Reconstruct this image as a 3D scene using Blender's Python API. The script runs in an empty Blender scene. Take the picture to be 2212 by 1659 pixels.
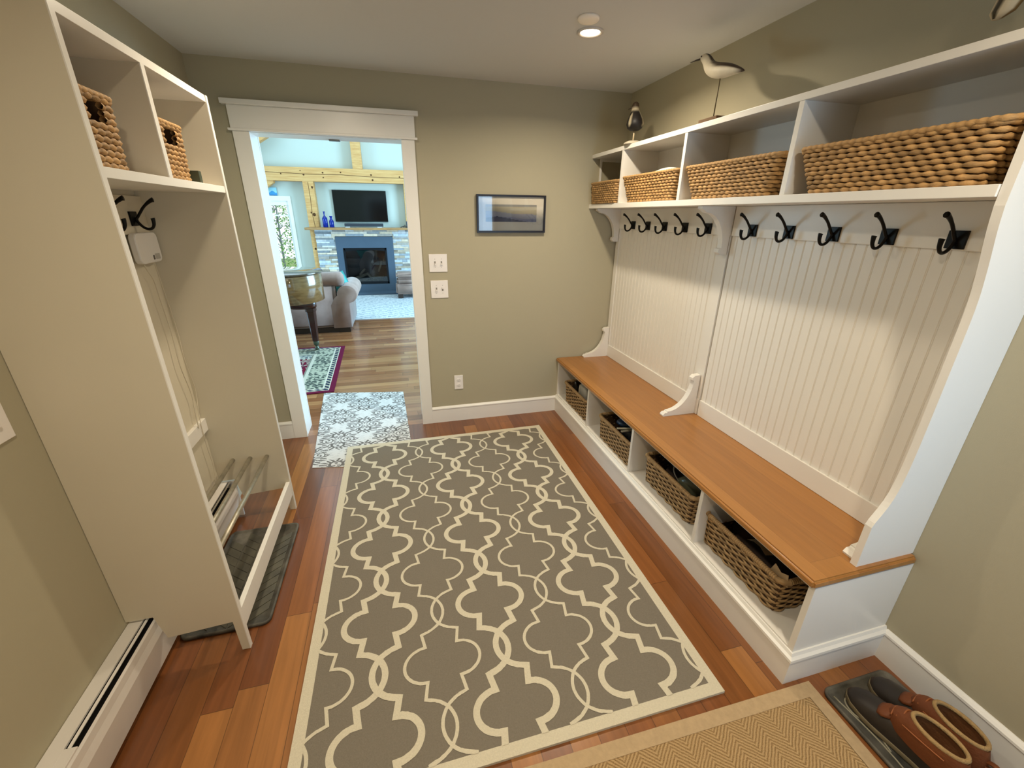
import bpy, bmesh, math, random
from mathutils import Vector, Matrix
random.seed(7)
PI = math.pi
C = bpy.context.scene.collection
S = bpy.context.scene

# ------------------------------------------------------------------ camera
cam = bpy.data.objects.new('camera', bpy.data.cameras.new('camera')); C.objects.link(cam)
cam.data.sensor_width = 36.0; cam.data.lens = 909.511/2212*36.0
cam.data.clip_start = 0.02; cam.data.clip_end = 200
_y, _p, _r = (math.radians(a) for a in (15.063, 21.803, 0.615))
fw = Vector((math.sin(_y)*math.cos(_p), math.cos(_y)*math.cos(_p), -math.sin(_p)))
rt = fw.cross(Vector((0, 0, 1))).normalized(); up = rt.cross(fw)
r2 = rt*math.cos(_r)+up*math.sin(_r); u2 = -rt*math.sin(_r)+up*math.cos(_r)
M = Matrix((r2, u2, -fw)).transposed().to_4x4(); M.translation = Vector((-1.716, -3.197, 1.605))
cam.matrix_world = M
S.camera = cam

# ------------------------------------------------------------------ exposure, world
S.view_settings.view_transform = 'Standard'; S.view_settings.look = 'None'
S.view_settings.exposure = 0.0; S.view_settings.gamma = 1.0; S.view_settings.use_curve_mapping = False
W = bpy.data.worlds.new('World'); S.world = W; W.use_nodes = True
bg = W.node_tree.nodes['Background']; bg.inputs[0].default_value = (0.80, 0.92, 1.0, 1); bg.inputs[1].default_value = 1.7
S.cycles.max_bounces = 8; S.cycles.diffuse_bounces = 5; S.cycles.sample_clamp_indirect = 6.0

def light(name, loc, size, power, col, rot=(0, 0, 0), shape='DISK', size_y=None, spread=PI):
    L = bpy.data.lights.new(name, 'AREA'); L.shape = shape; L.size = size
    if size_y: L.size_y = size_y
    L.energy = power; L.color = col; L.spread = spread
    o = bpy.data.objects.new(name, L); o.location = loc; o.rotation_euler = rot; C.objects.link(o)
    return o
WARM = (1.0, 0.865, 0.66)
DAY = (0.48, 0.77, 1.0)
CAN = [(-0.735, -0.907), (-2.02, -0.99), (-0.735, -2.95), (-1.95, -2.95)]
for i, (x, y) in enumerate(CAN):
    light('downlight', (x+(.035 if i == 0 else 0), y, 2.400), 0.085, (16, 12.5, 14, 15)[i], WARM, spread=math.radians(160))
# daylight that enters the living room through its side windows, and the mudroom through the glazed back door
light('living_ceiling_fill', (-2.4, 3.6, 4.1), 4.5, 150, (0.62, 0.83, 1.0), (0, 0, 0), 'RECTANGLE', 5.0)  # soft overhead fill added below the ceiling, no skylight is built there
light('living_window_right', (1.35, 3.2, 1.7), 2.6, 420, (0.42, 0.72, 1.0), (0, math.radians(90), 0), 'RECTANGLE', 2.2)
light('living_window_left', (-6.2, 3.6, 1.6), 2.6, 170, DAY, (0, math.radians(-90), 0), 'RECTANGLE', 2.2)
light('door_daylight', (-0.42, -4.15, 1.30), 0.6, 4.2, (0.36, 0.66, 1.0), (math.radians(90), 0, 0), 'RECTANGLE', 1.2, spread=math.radians(85))

# ------------------------------------------------------------------ helpers
def lin(c):
    if isinstance(c, str): c = tuple(int(c[i:i+2], 16)/255 for i in (0, 2, 4))
    return tuple(((v+0.055)/1.055)**2.4 if v > 0.04045 else v/12.92 for v in c)

MATS = {}
def mat(name, col, rough=0.5, metal=0.0, noise=0.0, nscale=8.0, bump=0.0, bscale=60.0, attr=False,
        spec=0.5, coat=0.0, sheen=0.0, trans=0.0, emit=0.0, stretch=None, col2=None, ior=1.45, coat_rough=0.03):
    if name in MATS: return MATS[name]
    m = bpy.data.materials.new(name); m.use_nodes = True; MATS[name] = m
    nt = m.node_tree; b = nt.nodes['Principled BSDF']; L = nt.links.new
    c = lin(col)+(1,)
    b.inputs['Base Color'].default_value = c; b.inputs['Roughness'].default_value = rough
    b.inputs['Metallic'].default_value = metal; b.inputs['Specular IOR Level'].default_value = spec
    b.inputs['Coat Weight'].default_value = coat; b.inputs['Coat Roughness'].default_value = coat_rough
    b.inputs['Sheen Weight'].default_value = sheen; b.inputs['Transmission Weight'].default_value = trans
    b.inputs['IOR'].default_value = ior
    if emit:
        b.inputs['Emission Color'].default_value = c; b.inputs['Emission Strength'].default_value = emit
    tc = nt.nodes.new('ShaderNodeTexCoord'); vec = tc.outputs['Object']
    if stretch:
        mp = nt.nodes.new('ShaderNodeMapping'); mp.inputs['Scale'].default_value = stretch; L(vec, mp.inputs[0]); vec = mp.outputs[0]
    src = None
    if attr:
        a = nt.nodes.new('ShaderNodeAttribute'); a.attribute_name = 'Col'; src = a.outputs['Color']
    if noise:
        n = nt.nodes.new('ShaderNodeTexNoise'); n.inputs['Scale'].default_value = nscale; n.inputs['Detail'].default_value = 6
        L(vec, n.inputs['Vector'])
        mx = nt.nodes.new('ShaderNodeMix'); mx.data_type = 'RGBA'
        r = nt.nodes.new('ShaderNodeValToRGB'); r.color_ramp.elements[0].position = .3; r.color_ramp.elements[1].position = .7
        L(n.outputs['Fac'], r.inputs[0]); L(r.outputs[0], mx.inputs['Factor'])
        cc = lin(col2)+(1,) if col2 else tuple(v*(1-noise) for v in c[:3])+(1,)
        mx.inputs['A'].default_value = cc; mx.inputs['B'].default_value = c
        out = mx.outputs['Result']
        if src:
            m2 = nt.nodes.new('ShaderNodeMix'); m2.data_type = 'RGBA'; m2.blend_type = 'MULTIPLY'; m2.inputs['Factor'].default_value = 1
            L(out, m2.inputs['A']); L(src, m2.inputs['B']); out = m2.outputs['Result']
        L(out, b.inputs['Base Color'])
    elif src: L(src, b.inputs['Base Color'])
    if bump:
        n2 = nt.nodes.new('ShaderNodeTexNoise'); n2.inputs['Scale'].default_value = bscale; n2.inputs['Detail'].default_value = 4
        L(vec, n2.inputs['Vector'])
        bp = nt.nodes.new('ShaderNodeBump'); bp.inputs['Strength'].default_value = bump; bp.inputs['Distance'].default_value = 0.004
        L(n2.outputs['Fac'], bp.inputs['Height']); L(bp.outputs[0], b.inputs['Normal'])
    return m

def plank_mat(name, along, pw, pl, cols, rough, gap=0.0012, coat=0.25, grain=1.0, bevel=.35):
    m = bpy.data.materials.new(name); m.use_nodes = True
    nt = m.node_tree; b = nt.nodes['Principled BSDF']; L = nt.links.new; N = nt.nodes.new
    def mth(op, a, bb=None, cc=None):
        n = N('ShaderNodeMath'); n.operation = op
        for i, v in enumerate((a, bb, cc)):
            if v is None: continue
            if isinstance(v, (int, float)): n.inputs[i].default_value = v
            else: L(v, n.inputs[i])
        return n.outputs[0]
    tc = N('ShaderNodeTexCoord'); sp = N('ShaderNodeSeparateXYZ'); L(tc.outputs['Object'], sp.inputs[0])
    a, c = (sp.outputs['Y'], sp.outputs['X']) if along == 'Y' else (sp.outputs['X'], sp.outputs['Y'])
    rc = mth('DIVIDE', c, pw); row = mth('FLOOR', rc); fr = mth('FRACT', rc)
    w1 = N('ShaderNodeTexWhiteNoise'); w1.noise_dimensions = '1D'; L(mth('ADD', row, 31.7), w1.inputs['W'])
    al = mth('ADD', mth('DIVIDE', a, pl), mth('MULTIPLY', w1.outputs['Value'], 7.3))
    col = mth('FLOOR', al); fa = mth('FRACT', al)
    cb = N('ShaderNodeCombineXYZ'); L(row, cb.inputs[0]); L(col, cb.inputs[1])
    w2 = N('ShaderNodeTexWhiteNoise'); w2.noise_dimensions = '3D'; L(cb.outputs[0], w2.inputs['Vector'])
    ramp = N('ShaderNodeValToRGB'); e = ramp.color_ramp.elements
    while len(e) < len(cols): e.new(0.5)
    for i, h in enumerate(cols): e[i].position = i/(len(cols)-1); e[i].color = lin(h)+(1,)
    L(w2.outputs['Value'], ramp.inputs[0])
    # grain: noise stretched along the board, shifted per board
    cb2 = N('ShaderNodeCombineXYZ'); L(mth('MULTIPLY', a, 1.6), cb2.inputs[0]); L(mth('MULTIPLY', c, 26.0), cb2.inputs[1])
    L(mth('MULTIPLY', w2.outputs['Value'], 40.0), cb2.inputs[2])
    ns = N('ShaderNodeTexNoise'); ns.inputs['Scale'].default_value = 1.6; ns.inputs['Detail'].default_value = 5; ns.inputs['Distortion'].default_value = .6
    L(cb2.outputs[0], ns.inputs['Vector'])
    g = mth('MULTIPLY_ADD', mth('SUBTRACT', ns.outputs['Fac'], .5), 0.85*grain, 1.0)
    gx = mth('LESS_THAN', mth('MULTIPLY', mth('MINIMUM', fr, mth('SUBTRACT', 1.0, fr)), pw), gap)
    gy = mth('LESS_THAN', mth('MULTIPLY', mth('MINIMUM', fa, mth('SUBTRACT', 1.0, fa)), pl), gap)
    gp = mth('MAXIMUM', gx, gy)
    k = mth('MULTIPLY', g, mth('SUBTRACT', 1.0, mth('MULTIPLY', gp, .55)))
    hsv = N('ShaderNodeHueSaturation'); L(ramp.outputs[0], hsv.inputs['Color']); L(k, hsv.inputs['Value'])
    L(hsv.outputs[0], b.inputs['Base Color'])
    b.inputs['Roughness'].default_value = rough; b.inputs['Coat Weight'].default_value = coat; b.inputs['Coat Roughness'].default_value = .12
    bm = N('ShaderNodeBump'); bm.inputs['Strength'].default_value = bevel; bm.inputs['Distance'].default_value = .002
    L(mth('SUBTRACT', mth('MULTIPLY', ns.outputs['Fac'], .15), gp), bm.inputs['Height']); L(bm.outputs[0], b.inputs['Normal'])
    return m

def box(bm, x0, x1, y0, y1, z0, z1, mi=0, bev=0.0):
    vs = [bm.verts.new((x, y, z)) for z in (z0, z1) for y in (y0, y1) for x in (x0, x1)]
    fs = [bm.faces.new([vs[i] for i in f]) for f in ((0, 2, 3, 1), (4, 5, 7, 6), (0, 1, 5, 4), (2, 6, 7, 3), (0, 4, 6, 2), (1, 3, 7, 5))]
    for f in fs: f.material_index = mi
    if bev:
        es = {e for f in fs for e in f.edges}
        bmesh.ops.bevel(bm, geom=list(es), offset=bev, segments=2, profile=.6, affect='EDGES')
    return vs
def prism(bm, poly, axis, a0, a1, mi=0):
    """poly: 2D outline in the two other axes (in xyz order), extruded along axis"""
    def P(u, v, w): return (w, u, v) if axis == 'x' else (u, w, v) if axis == 'y' else (u, v, w)
    A = [bm.verts.new(P(u, v, a0)) for u, v in poly]; B = [bm.verts.new(P(u, v, a1)) for u, v in poly]
    n = len(poly); fs = [bm.faces.new(A), bm.faces.new(B[::-1])]
    for i in range(n): fs.append(bm.faces.new((A[i], B[i], B[(i+1) % n], A[(i+1) % n])))
    for f in fs: f.material_index = mi
    bmesh.ops.recalc_face_normals(bm, faces=fs)
def loft(bm, rings, cap=True, mi=0, smooth=True, closed=False):
    R = [[bm.verts.new(p) for p in r] for r in rings]; n = len(R[0]); fs = []
    m = len(R) if closed else len(R)-1
    for j in range(m):
        a, b = R[j], R[(j+1) % len(R)]
        for i in range(n): fs.append(bm.faces.new((a[i], a[(i+1) % n], b[(i+1) % n], b[i])))
    if cap and not closed: fs.append(bm.faces.new(R[0][::-1])); fs.append(bm.faces.new(R[-1]))
    for f in fs: f.material_index = mi; f.smooth = smooth
    bmesh.ops.recalc_face_normals(bm, faces=fs)
    return R
def tube(bm, pts, rad, n=8, mi=0, cap=True, flat=1.0):
    pts = [Vector(p) for p in pts]; rings = []; prev = None
    for i, p in enumerate(pts):
        t = (pts[min(i+1, len(pts)-1)]-pts[max(i-1, 0)]).normalized()
        a = prev if prev else (Vector((0, 0, 1)) if abs(t.z) < .9 else Vector((1, 0, 0)))
        u = (a-t*a.dot(t)).normalized(); v = t.cross(u); prev = u
        r = rad[i] if isinstance(rad, (list, tuple)) else rad
        rings.append([p+u*math.cos(2*PI*k/n)*r+v*math.sin(2*PI*k/n)*r*flat for k in range(n)])
    loft(bm, rings, cap, mi)
def lathe(bm, prof, cx, cy, n=24, mi=0):
    loft(bm, [[(cx+r*math.cos(2*PI*k/n), cy+r*math.sin(2*PI*k/n), z) for k in range(n)] for r, z in prof], True, mi)
def spline(pts, k=6):
    P = [Vector(p) for p in pts]; out = []
    for i in range(len(P)-1):
        a, b, c, d = P[max(i-1, 0)], P[i], P[i+1], P[min(i+2, len(P)-1)]
        for j in range(k):
            t = j/k
            out.append(.5*((2*b)+(c-a)*t+(2*a-5*b+4*c-d)*t*t+(3*b-a-3*c+d)*t**3))
    out.append(P[-1]); return out

def obj(name, bm, m, parent=None, smooth=False, recalc=False):
    if recalc: bmesh.ops.recalc_face_normals(bm, faces=bm.faces)
    me = bpy.data.meshes.new(name); bm.to_mesh(me); bm.free()
    for x in (m if isinstance(m, (list, tuple)) else [m]): me.materials.append(x)
    if smooth:
        for p in me.polygons: p.use_smooth = True
    o = bpy.data.objects.new(name, me); C.objects.link(o)
    if parent:
        o.parent = parent; o.matrix_parent_inverse = Matrix.Translation(parent.location).inverted() if parent.type == 'EMPTY' and not parent.get('_local') else Matrix.Identity(4)
    return o
def tag(o, label, cat, group=None, kind=None):
    o['label'] = label; o['category'] = cat
    if group: o['group'] = group
    if kind: o['kind'] = kind
    return o
def thing(name, label, cat, loc=(0, 0, 0), group=None):
    """an Empty at the thing's base; its parts are given in world coordinates"""
    o = bpy.data.objects.new(name, None); C.objects.link(o); o.location = loc; o.empty_display_size = .05
    return tag(o, label, cat, group)
def struct(name, bm, m, parent=None):
    o = obj(name, bm, m, parent)
    if not parent: o['kind'] = 'structure'
    return o
def B(*boxes, bev=0.0):
    bm = bmesh.new()
    for b in boxes: box(bm, *b, bev=bev)
    return bm
def dup(root, loc, label, rot=None):
    r = root.copy(); C.objects.link(r); r.location = loc; r['label'] = label
    if rot is not None: r.rotation_euler = rot
    for ch in list(root.children):
        c = ch.copy(); C.objects.link(c); c.parent = r
        for g in list(ch.children):
            d = g.copy(); C.objects.link(d); d.parent = c
    return r
def local_thing(name, label, cat, group=None):
    o = bpy.data.objects.new(name, None); C.objects.link(o); o['_local'] = 1
    return tag(o, label, cat, group)
def colgrid(name, pts4, nu, nv, fn, z0, z1, m, parent=None):
    """a flat textile: quad pts4 (p00,p10,p11,p01) cut into cells, each cell coloured by fn(u,v); solid down to z0"""
    p00, p10, p11, p01 = (Vector((p[0], p[1])) for p in pts4)
    vs = []; fs = []; cols = []
    for j in range(nv+1):
        for i in range(nu+1):
            u, v = i/nu, j/nv
            p = (p00*(1-u)+p10*u)*(1-v)+(p01*(1-u)+p11*u)*v
            vs.append((p.x, p.y, z1))
    for j in range(nv):
        for i in range(nu):
            a = j*(nu+1)+i; fs.append((a, a+1, a+nu+2, a+nu+1)); cols.append(lin(fn((i+.5)/nu, (j+.5)/nv)))
    k = len(vs)
    for p in (p00, p10, p11, p01): vs.append((p.x, p.y, z0))
    c4 = (0, nu, (nv+1)*(nu+1)-1, nv*(nu+1))
    for q in range(4):
        fs.append((k+q, k+(q+1) % 4, c4[(q+1) % 4], c4[q])); cols.append(lin(fn(.001, .001)))
    fs.append((k+3, k+2, k+1, k)); cols.append((.5, .5, .5))
    me = bpy.data.meshes.new(name); me.from_pydata(vs, [], fs)
    ca = me.color_attributes.new('Col', 'FLOAT_COLOR', 'CORNER'); buf = []
    for f, c in zip(fs, cols): buf += (list(c)+[1])*len(f)
    ca.data.foreach_set('color', buf); me.materials.append(m)
    o = bpy.data.objects.new(name, me); C.objects.link(o)
    if parent: o.parent = parent
    return o

# ------------------------------------------------------------------ materials
WALL = mat('sage_wall_paint', 'AEA68D', .75, bump=.08, bscale=350)
CEIL = mat('ceiling_paint', 'CFCDC8', .85, bump=.08, bscale=300)
LWALL = mat('living_wall_paint', 'BFC7BC', .8, bump=.05, bscale=300)
TRIM = mat('white_trim_paint', 'EDEAE3', .32, noise=.03, nscale=3)
SHELFW = mat('white_cabinet_paint', 'EAE6DE', .36, noise=.04, nscale=2.5, bump=.03, bscale=40)
BLACK = mat('black_iron', '15130F', .38, metal=.6)
FLOORM = plank_mat('cherry_floorboards_mudroom', 'Y', .1, .95, ('673B1D', '825028', '915A2E', '744424', '6C3D20', 'A06B39', '7B4A28', '8C562D'), .3)
FLOORL = plank_mat('cherry_floorboards_living', 'X', .085, .9, ('80502F', '8F5C3A', 'A06E48', '80502F', 'AE7F54', '8A5838'), .2)
OAK = plank_mat('oak_bench_boards', 'Y', .135, 2.9, ('9E6A31', 'A57036', '996631', 'A87339'), .33, gap=.0004, coat=.2, grain=.55, bevel=.1)
PINE = mat('pine_timber', 'D9AE70', .6, noise=.25, nscale=3, stretch=(2.2, 2.2, 14), col2='C28F52', bump=.1)
PINEX = mat('pine_timber_long', 'D9AE70', .6, noise=.25, nscale=3, stretch=(1.0, 6, 14), col2='C28F52', bump=.1)
CRACK = mat('timber_crack', '5A3A1C', .9)
ROPE = mat('water_hyacinth_rope', 'CFA267', .62, noise=.25, nscale=40, attr=True, bump=.5, bscale=220, stretch=(1, 1, 3))
RATTAN = mat('grey_brown_rattan', 'C6A373', .62, noise=.3, nscale=60, attr=True, bump=.4, bscale=260)
LINER = mat('basket_inside', '4A3520', .9)
CLOTH = mat('woven_rug_pile', 'FFFFFF', .95, noise=.1, nscale=260, attr=True, bump=.5, bscale=420, spec=.1)
RUGF = mat('taupe_rug_pile', '827A6D', .97, noise=.12, nscale=160, bump=.7, bscale=380, spec=.1)
RUGL = mat('ivory_rug_pile', 'D6CDB6', .97, noise=.1, nscale=160, bump=.6, bscale=380, spec=.1)

# ------------------------------------------------------------------ room shell
HC = 2.416; XL = -2.756; YB = -4.3; WT = .17
HX0, HX1, HZ = -2.515, -1.592, 2.07
struct('floor', B((XL-.1, .12, YB-.12, .0, -.12, 0)), FLOORM)
struct('floor_living', B((-6.6, 1.6, .0, 7.2, -.12, 0)), FLOORL)
struct('ceiling', B((XL-.1, .12, YB-.12, 0, HC, HC+.1)), CEIL)
bm = B((-6.6, HX0, 0, WT, 0, 4.4), (HX1, 1.6, 0, WT, 0, 4.4), (HX0, HX1, 0, WT, HZ, 4.4))
bmesh.ops.remove_doubles(bm, verts=bm.verts, dist=1e-5)
struct('wall_far', bm, WALL)
struct('wall_right', B((0, .12, YB-.12, 0, 0, HC)), WALL)
struct('wall_left', B((XL-.12, XL, YB-.12, 0, 0, HC)), WALL)
# back wall with a glazed door
struct('wall_back', B((XL, -1.30, YB-.12, YB, 0, HC), (-.03, 0, YB-.12, YB, 0, HC), (-1.30, -.03, YB-.12, YB, 2.08, HC)), WALL)
GLASS = bpy.data.materials.new('clear_glass'); GLASS.use_nodes = True
nt = GLASS.node_tree; nt.nodes.clear()
_o = nt.nodes.new('ShaderNodeOutputMaterial'); _mx = nt.nodes.new('ShaderNodeMixShader'); _t = nt.nodes.new('ShaderNodeBsdfTransparent')
_g = nt.nodes.new('ShaderNodeBsdfGlossy'); _g.inputs['Roughness'].default_value = 0.0
_f = nt.nodes.new('ShaderNodeFresnel'); _f.inputs['IOR'].default_value = 1.5
nt.links.new(_f.outputs[0], _mx.inputs[0]); nt.links.new(_t.outputs[0], _mx.inputs[1]); nt.links.new(_g.outputs[0], _mx.inputs[2]); nt.links.new(_mx.outputs[0], _o.inputs[0])
d = struct('door_2', B((-1.30, -.27+-.0, YB-.08, YB-.03, 0, .25), (-1.30, -1.18, YB-.08, YB-.03, .25, 2.05), (-.36, -.27, YB-.08, YB-.03, .25, 2.05), (-1.30, -.27, YB-.08, YB-.03, 1.98, 2.08), (-1.18, -.36, YB-.08, YB-.03, 1.38, 1.41)), TRIM)
obj('pane', B((-1.18, -.36, YB-.057, YB-.053, .25, 1.98)), GLASS, d)
d = struct('window_2', B((-.27, -.03, YB-.09, YB-.02, 0, .25), (-.27, -.03, YB-.09, YB-.02, 2.0, 2.08), (-.27, -.245, YB-.09, YB-.02, .25, 2.0), (-.055, -.03, YB-.09, YB-.02, .25, 2.0)), TRIM)
obj('pane', B((-.245, -.055, YB-.057, YB-.053, .25, 2.0)), GLASS, d)

# living room shell
struct('wall_living_left', B((-6.6, -6.45, WT, 7.0, 0, 4.4)), LWALL)
struct('wall_living_right', B((1.45, 1.6, WT, 7.0, 0, 4.4)), LWALL)
YF = 6.8
WX0, WX1, WZ0, WZ1 = -4.75, -3.69, .12, 1.84
struct('wall_living_far', B((-6.45, WX0, YF, YF+.15, 0, 4.4), (WX1, 1.45, YF, YF+.15, 0, 4.4), (WX0, WX1, YF, YF+.15, 0, WZ0), (WX0, WX1, YF, YF+.15, WZ1, 4.4)), LWALL)
struct('ceiling_living', B((-6.6, 1.6, WT, 7.2, 4.4, 4.5)), LWALL)
w = struct('window_1', B((WX0, WX1, YF+.001, YF+.08, WZ1-.09, WZ1), (WX0, WX1, YF+.001, YF+.08, WZ0, WZ0+.1), (WX1-.05, WX1, YF+.02, YF+.08, WZ0, WZ1), (WX0, WX0+.05, YF+.02, YF+.08, WZ0, WZ1)), TRIM)
obj('pane', B((WX0+.05, WX1-.05, YF+.045, YF+.049, WZ0+.1, WZ1-.09)), GLASS, w)
obj('glazing_bar', B((WX0+.05, WX1-.05, YF+.03, YF+.06, 1.545, 1.575), ((WX0+WX1)/2-.07, (WX0+WX1)/2-.045, YF+.03, YF+.06, WZ0+.1, WZ1-.09)), TRIM, w)
obj('casing', B((WX1-.01, WX1+.05, YF-.02, YF, WZ0-.06, WZ1+.08), (WX0-.08, WX1-.01, YF-.02, YF, WZ1-.01, WZ1+.08), (WX0-.08, WX0+.01, YF-.02, YF, WZ0-.06, WZ1)), TRIM, w)

# doorway lining and casings
e = struct('door_1', B((HX0, HX0+.019, -.001, WT+.001, 0, HZ-.019), (HX1-.019, HX1, -.001, WT+.001, 0, HZ-.019), (HX0, HX1, -.001, WT+.001, HZ-.019, HZ)), TRIM)
obj('latch_catch', B((-2.07, -2.00, .115, .155, HZ-.026, HZ-.019), bev=.003), mat('brushed_steel', '8F9496', .35, metal=.9), e)
struct('trim_1', B((-2.581, -2.491, -.02, 0, 0, 2.053), bev=.002), TRIM)
struct('trim_2', B((-1.616, -1.533, -.02, 0, 0, 2.053), bev=.002), TRIM)
struct('trim_3', B((-2.587, -1.527, -.022, 0, 2.066, 2.185), (-2.60, -1.514, -.032, 0, 2.053, 2.066), (-2.612, -1.502, -.044, 0, 2.185, 2.212), bev=.003), TRIM)
struct('trim_4', B((-2.60, -2.494, WT, WT+.02, 0, 2.06), (-1.613, -1.51, WT, WT+.02, 0, 2.06), (-2.62, -1.49, WT, WT+.02, 2.06, 2.2), bev=.002), TRIM)
def baseboard(name, x0, x1, y0, y1, face):
    # board with a rounded cap, face = side that looks into the room
    bm = bmesh.new()
    pr = [(0, 0), (.016, 0), (.016, .112), (.019, .118), (.018, .126), (.011, .132), (.004, .137), (0, .137)]
    if face == '-y': prism(bm, [(y1-d, z) for d, z in pr], 'x', x0, x1)
    elif face == '-x': prism(bm, [(x1-d, z) for d, z in pr], 'y', y0, y1)
    return struct(name, bm, TRIM)
baseboard('baseboard_far_right', -1.533, -.451, 0, 0, '-y')
baseboard('baseboard_far_left', XL+.0, -2.581, 0, 0, '-y')
baseboard('baseboard_right', 0, 0, YB, -2.452, '-x')

# ------------------------------------------------------------------ recessed lights
def lens_mat(name, st):
    return mat(name, 'FFE9C8', .5, emit=st)
LENS = lens_mat('lit_lamp_lens', 14)
def downlight(x, y, label):
    t = thing('recessed_light', label, 'ceiling light', (x, y, HC), 'recessed ceiling lights')
    bm = bmesh.new(); n = 40
    prof = [(.062, HC), (.062, HC-.006), (.056, HC-.010), (.047, HC-.006), (.045, HC-.001)]
    loft(bm, [[(x+r*math.cos(2*PI*k/n), y+r*math.sin(2*PI*k/n), z) for k in range(n)] for r, z in prof], False)
    obj('trim_ring', bm, mat('lamp_trim', 'C9C0B4', .4), t)
    bm = bmesh.new(); lathe(bm, [(.046, HC-.004), (.046, HC-.001)], x, y, 40)
    obj('lens', bm, LENS, t)
for i, (x, y) in enumerate(CAN):
    downlight(x, y, ('lit round recessed light in the ceiling above the bench', 'recessed light over the tall cabinet side of the ceiling',
                     'recessed light in the ceiling near the back door, bench side', 'recessed light in the ceiling near the back door, cabinet side')[i])
bm = bmesh.new(); lathe(bm, [(.048, HC), (.048, HC-.008), (.042, HC-.014), (.02, HC-.016)], -.806, -1.045, 36)  # solid disc standing in for a bright oval beside the lamp
tag(obj('ceiling_disc', bm, mat('cream_plastic', 'FFF2DF', .4), smooth=False), 'small flat cream disc on the ceiling just in front of the lit recessed light', 'ceiling disc')

# ------------------------------------------------------------------ storage bench
Y1 = -2.44
t = thing('storage_bench', 'long white built-in bench base with four open cubbies along the right wall', 'bench', (-.22, -1.2, 0))
obj('carcass', B((-.45, -.001, Y1, Y1+.022, .0, .452), (-.45, -.001, -.022, -.001, 0, .452), (-.449, -.02, Y1+.022, -.022, .13, .152), (-.022, -.001, Y1+.022, -.022, 0, .452), (-.447, -.40, Y1+.022, -.022, .438, .452), bev=.001), SHELFW, t)
for y in (-.625, -1.25, -1.87):
    obj('divider', B((-.449, -.022, y-.010, y+.010, .152, .452), bev=.001), SHELFW, t)
bm = bmesh.new()
prF = [(0, 0), (.016, 0), (.016, .112), (.020, .118), (.019, .128), (.010, .135), (.005, .146), (0, .146)]
prism(bm, [(-.45-d, z) for d, z in prF], 'y', Y1, -.001)
prism(bm, [(Y1-d, z) for d, z in prF], 'x', -.450, -.001)
loft(bm, [[(-.45-(d if a else 0), Y1-(d if b_ else 0), z) for a, b_ in ((0, 0), (1, 0), (1, 1), (0, 1))] for d, z in ((.016, 0), (.016, .112), (.020, .118), (.019, .128), (.010, .135), (.005, .1455))], True, smooth=False)
obj('plinth', bm, TRIM, t)
bm = B((-.470, -.002, Y1-.004, -.001, .455, .487)); bmesh.ops.bevel(bm, geom=[e for e in bm.edges], offset=.008, segments=3, affect='EDGES')
tag(obj('bench_seat', bm, OAK), 'honey-brown oak plank seat running the length of the white bench', 'bench seat')

# ------------------------------------------------------------------ bead-board panels
def arcpts(cx, cz, rx, rz, a0, a1, n=14): return [(cx+rx*math.cos(math.radians(a0+(a1-a0)*i/n)), cz+rz*math.sin(math.radians(a0+(a1-a0)*i/n))) for i in range(n+1)]
def bracket_low(y, th=.034, D=.238, H=.25):
    """foot bracket: stands on the seat against the panel, concave quarter curve, stepped tips"""
    z0 = .487; xw = -.024
    P = [(xw, z0), (-D, z0), (-D-.002, z0+.008), (-D+.010, z0+.022), (-D+.024, z0+.022), (-D+.028, z0+.026)]
    P += [(xw-.036-(D-.036-.028-.024)*(math.sin(a)), z0+.036+(H-.075)*(1-math.cos(a))+0) for a in [PI/2*i/14 for i in range(13, 0, -1)]] if False else []
    ex, ez = D-.028, H-.03
    # circular cut centred at (-D+.028, z0+H-.03)
    cx, cz = -D+.028, z0+H-.034
    rx, rz = (-.062)-cx, cz-(z0+.03)
    P += [(cx+rx*math.sin(a), cz-rz*math.cos(a)) for a in [PI/2*i/14 for i in range(0, 15)]]
    P += [(-.075, z0+H-.030), (-.075, z0+H-.016), (-.062, z0+H-.004), (xw, z0+H)]
    bm = bmesh.new(); prism(bm, P, 'y', y-th/2, y+th/2); return bm
def bracket_high(y, th=.034, D=.218, H=.235):
    z1 = 1.659; xw = -.024
    cx, cz = -D+.03, z1-H+.034
    rx, rz = (-.062)-cx, (z1-.03)-cz
    P = [(xw, z1), (-D, z1), (-D, z1-.012), (-D+.02, z1-.022), (-D+.03, z1-.03)]
    P += [(cx+rx*math.sin(a), cz+rz*math.cos(a)) for a in [PI/2*i/14 for i in range(0, 15)]]
    P += [(-.075, z1-H+.03), (-.078, z1-H+.012), (-.062, z1-H), (xw, z1-H)]
    bm = bmesh.new(); prism(bm, P, 'y', y-th/2, y+th/2); return bm
def beadpanel(name, label, y0, y1, stiles):
    t = thing(name, label, 'wall panel', (-.01, (y0+y1)/2, .487))
    bm = bmesh.new(); pts = [(-.001, y0)]
    ya = y0+stiles[0]; yb = y1-stiles[1]
    pts.append((-.014, y0))
    y = ya+.02
    while y < yb-.015:
        pts += [(-.014, y-.003), (-.0122, y-.0012), (-.0122, y-.0002), (-.0142, y+.0014), (-.0122, y+.003), (-.0122, y+.004), (-.014, y+.0058)]
        y += .0435
    pts += [(-.014, y1), (-.001, y1)]
    prism(bm, pts, 'z', .487, 1.66)
    obj('bead_board', bm, SHELFW, t)
    if stiles[0]: obj('stile', B((-.020, -.014, y0, ya, .587, 1.52), bev=.001), SHELFW, t)
    if stiles[1]: obj('stile', B((-.020, -.014, yb, y1, .587, 1.52), bev=.001), SHELFW, t)
    obj('bottom_rail', B((-.024, -.014, y0, y1, .488, .587), bev=.002), SHELFW, t)
    obj('hook_rail', B((-.024, -.014, y0, y1, 1.518, 1.659), bev=.002), SHELFW, t)
    return t
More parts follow.
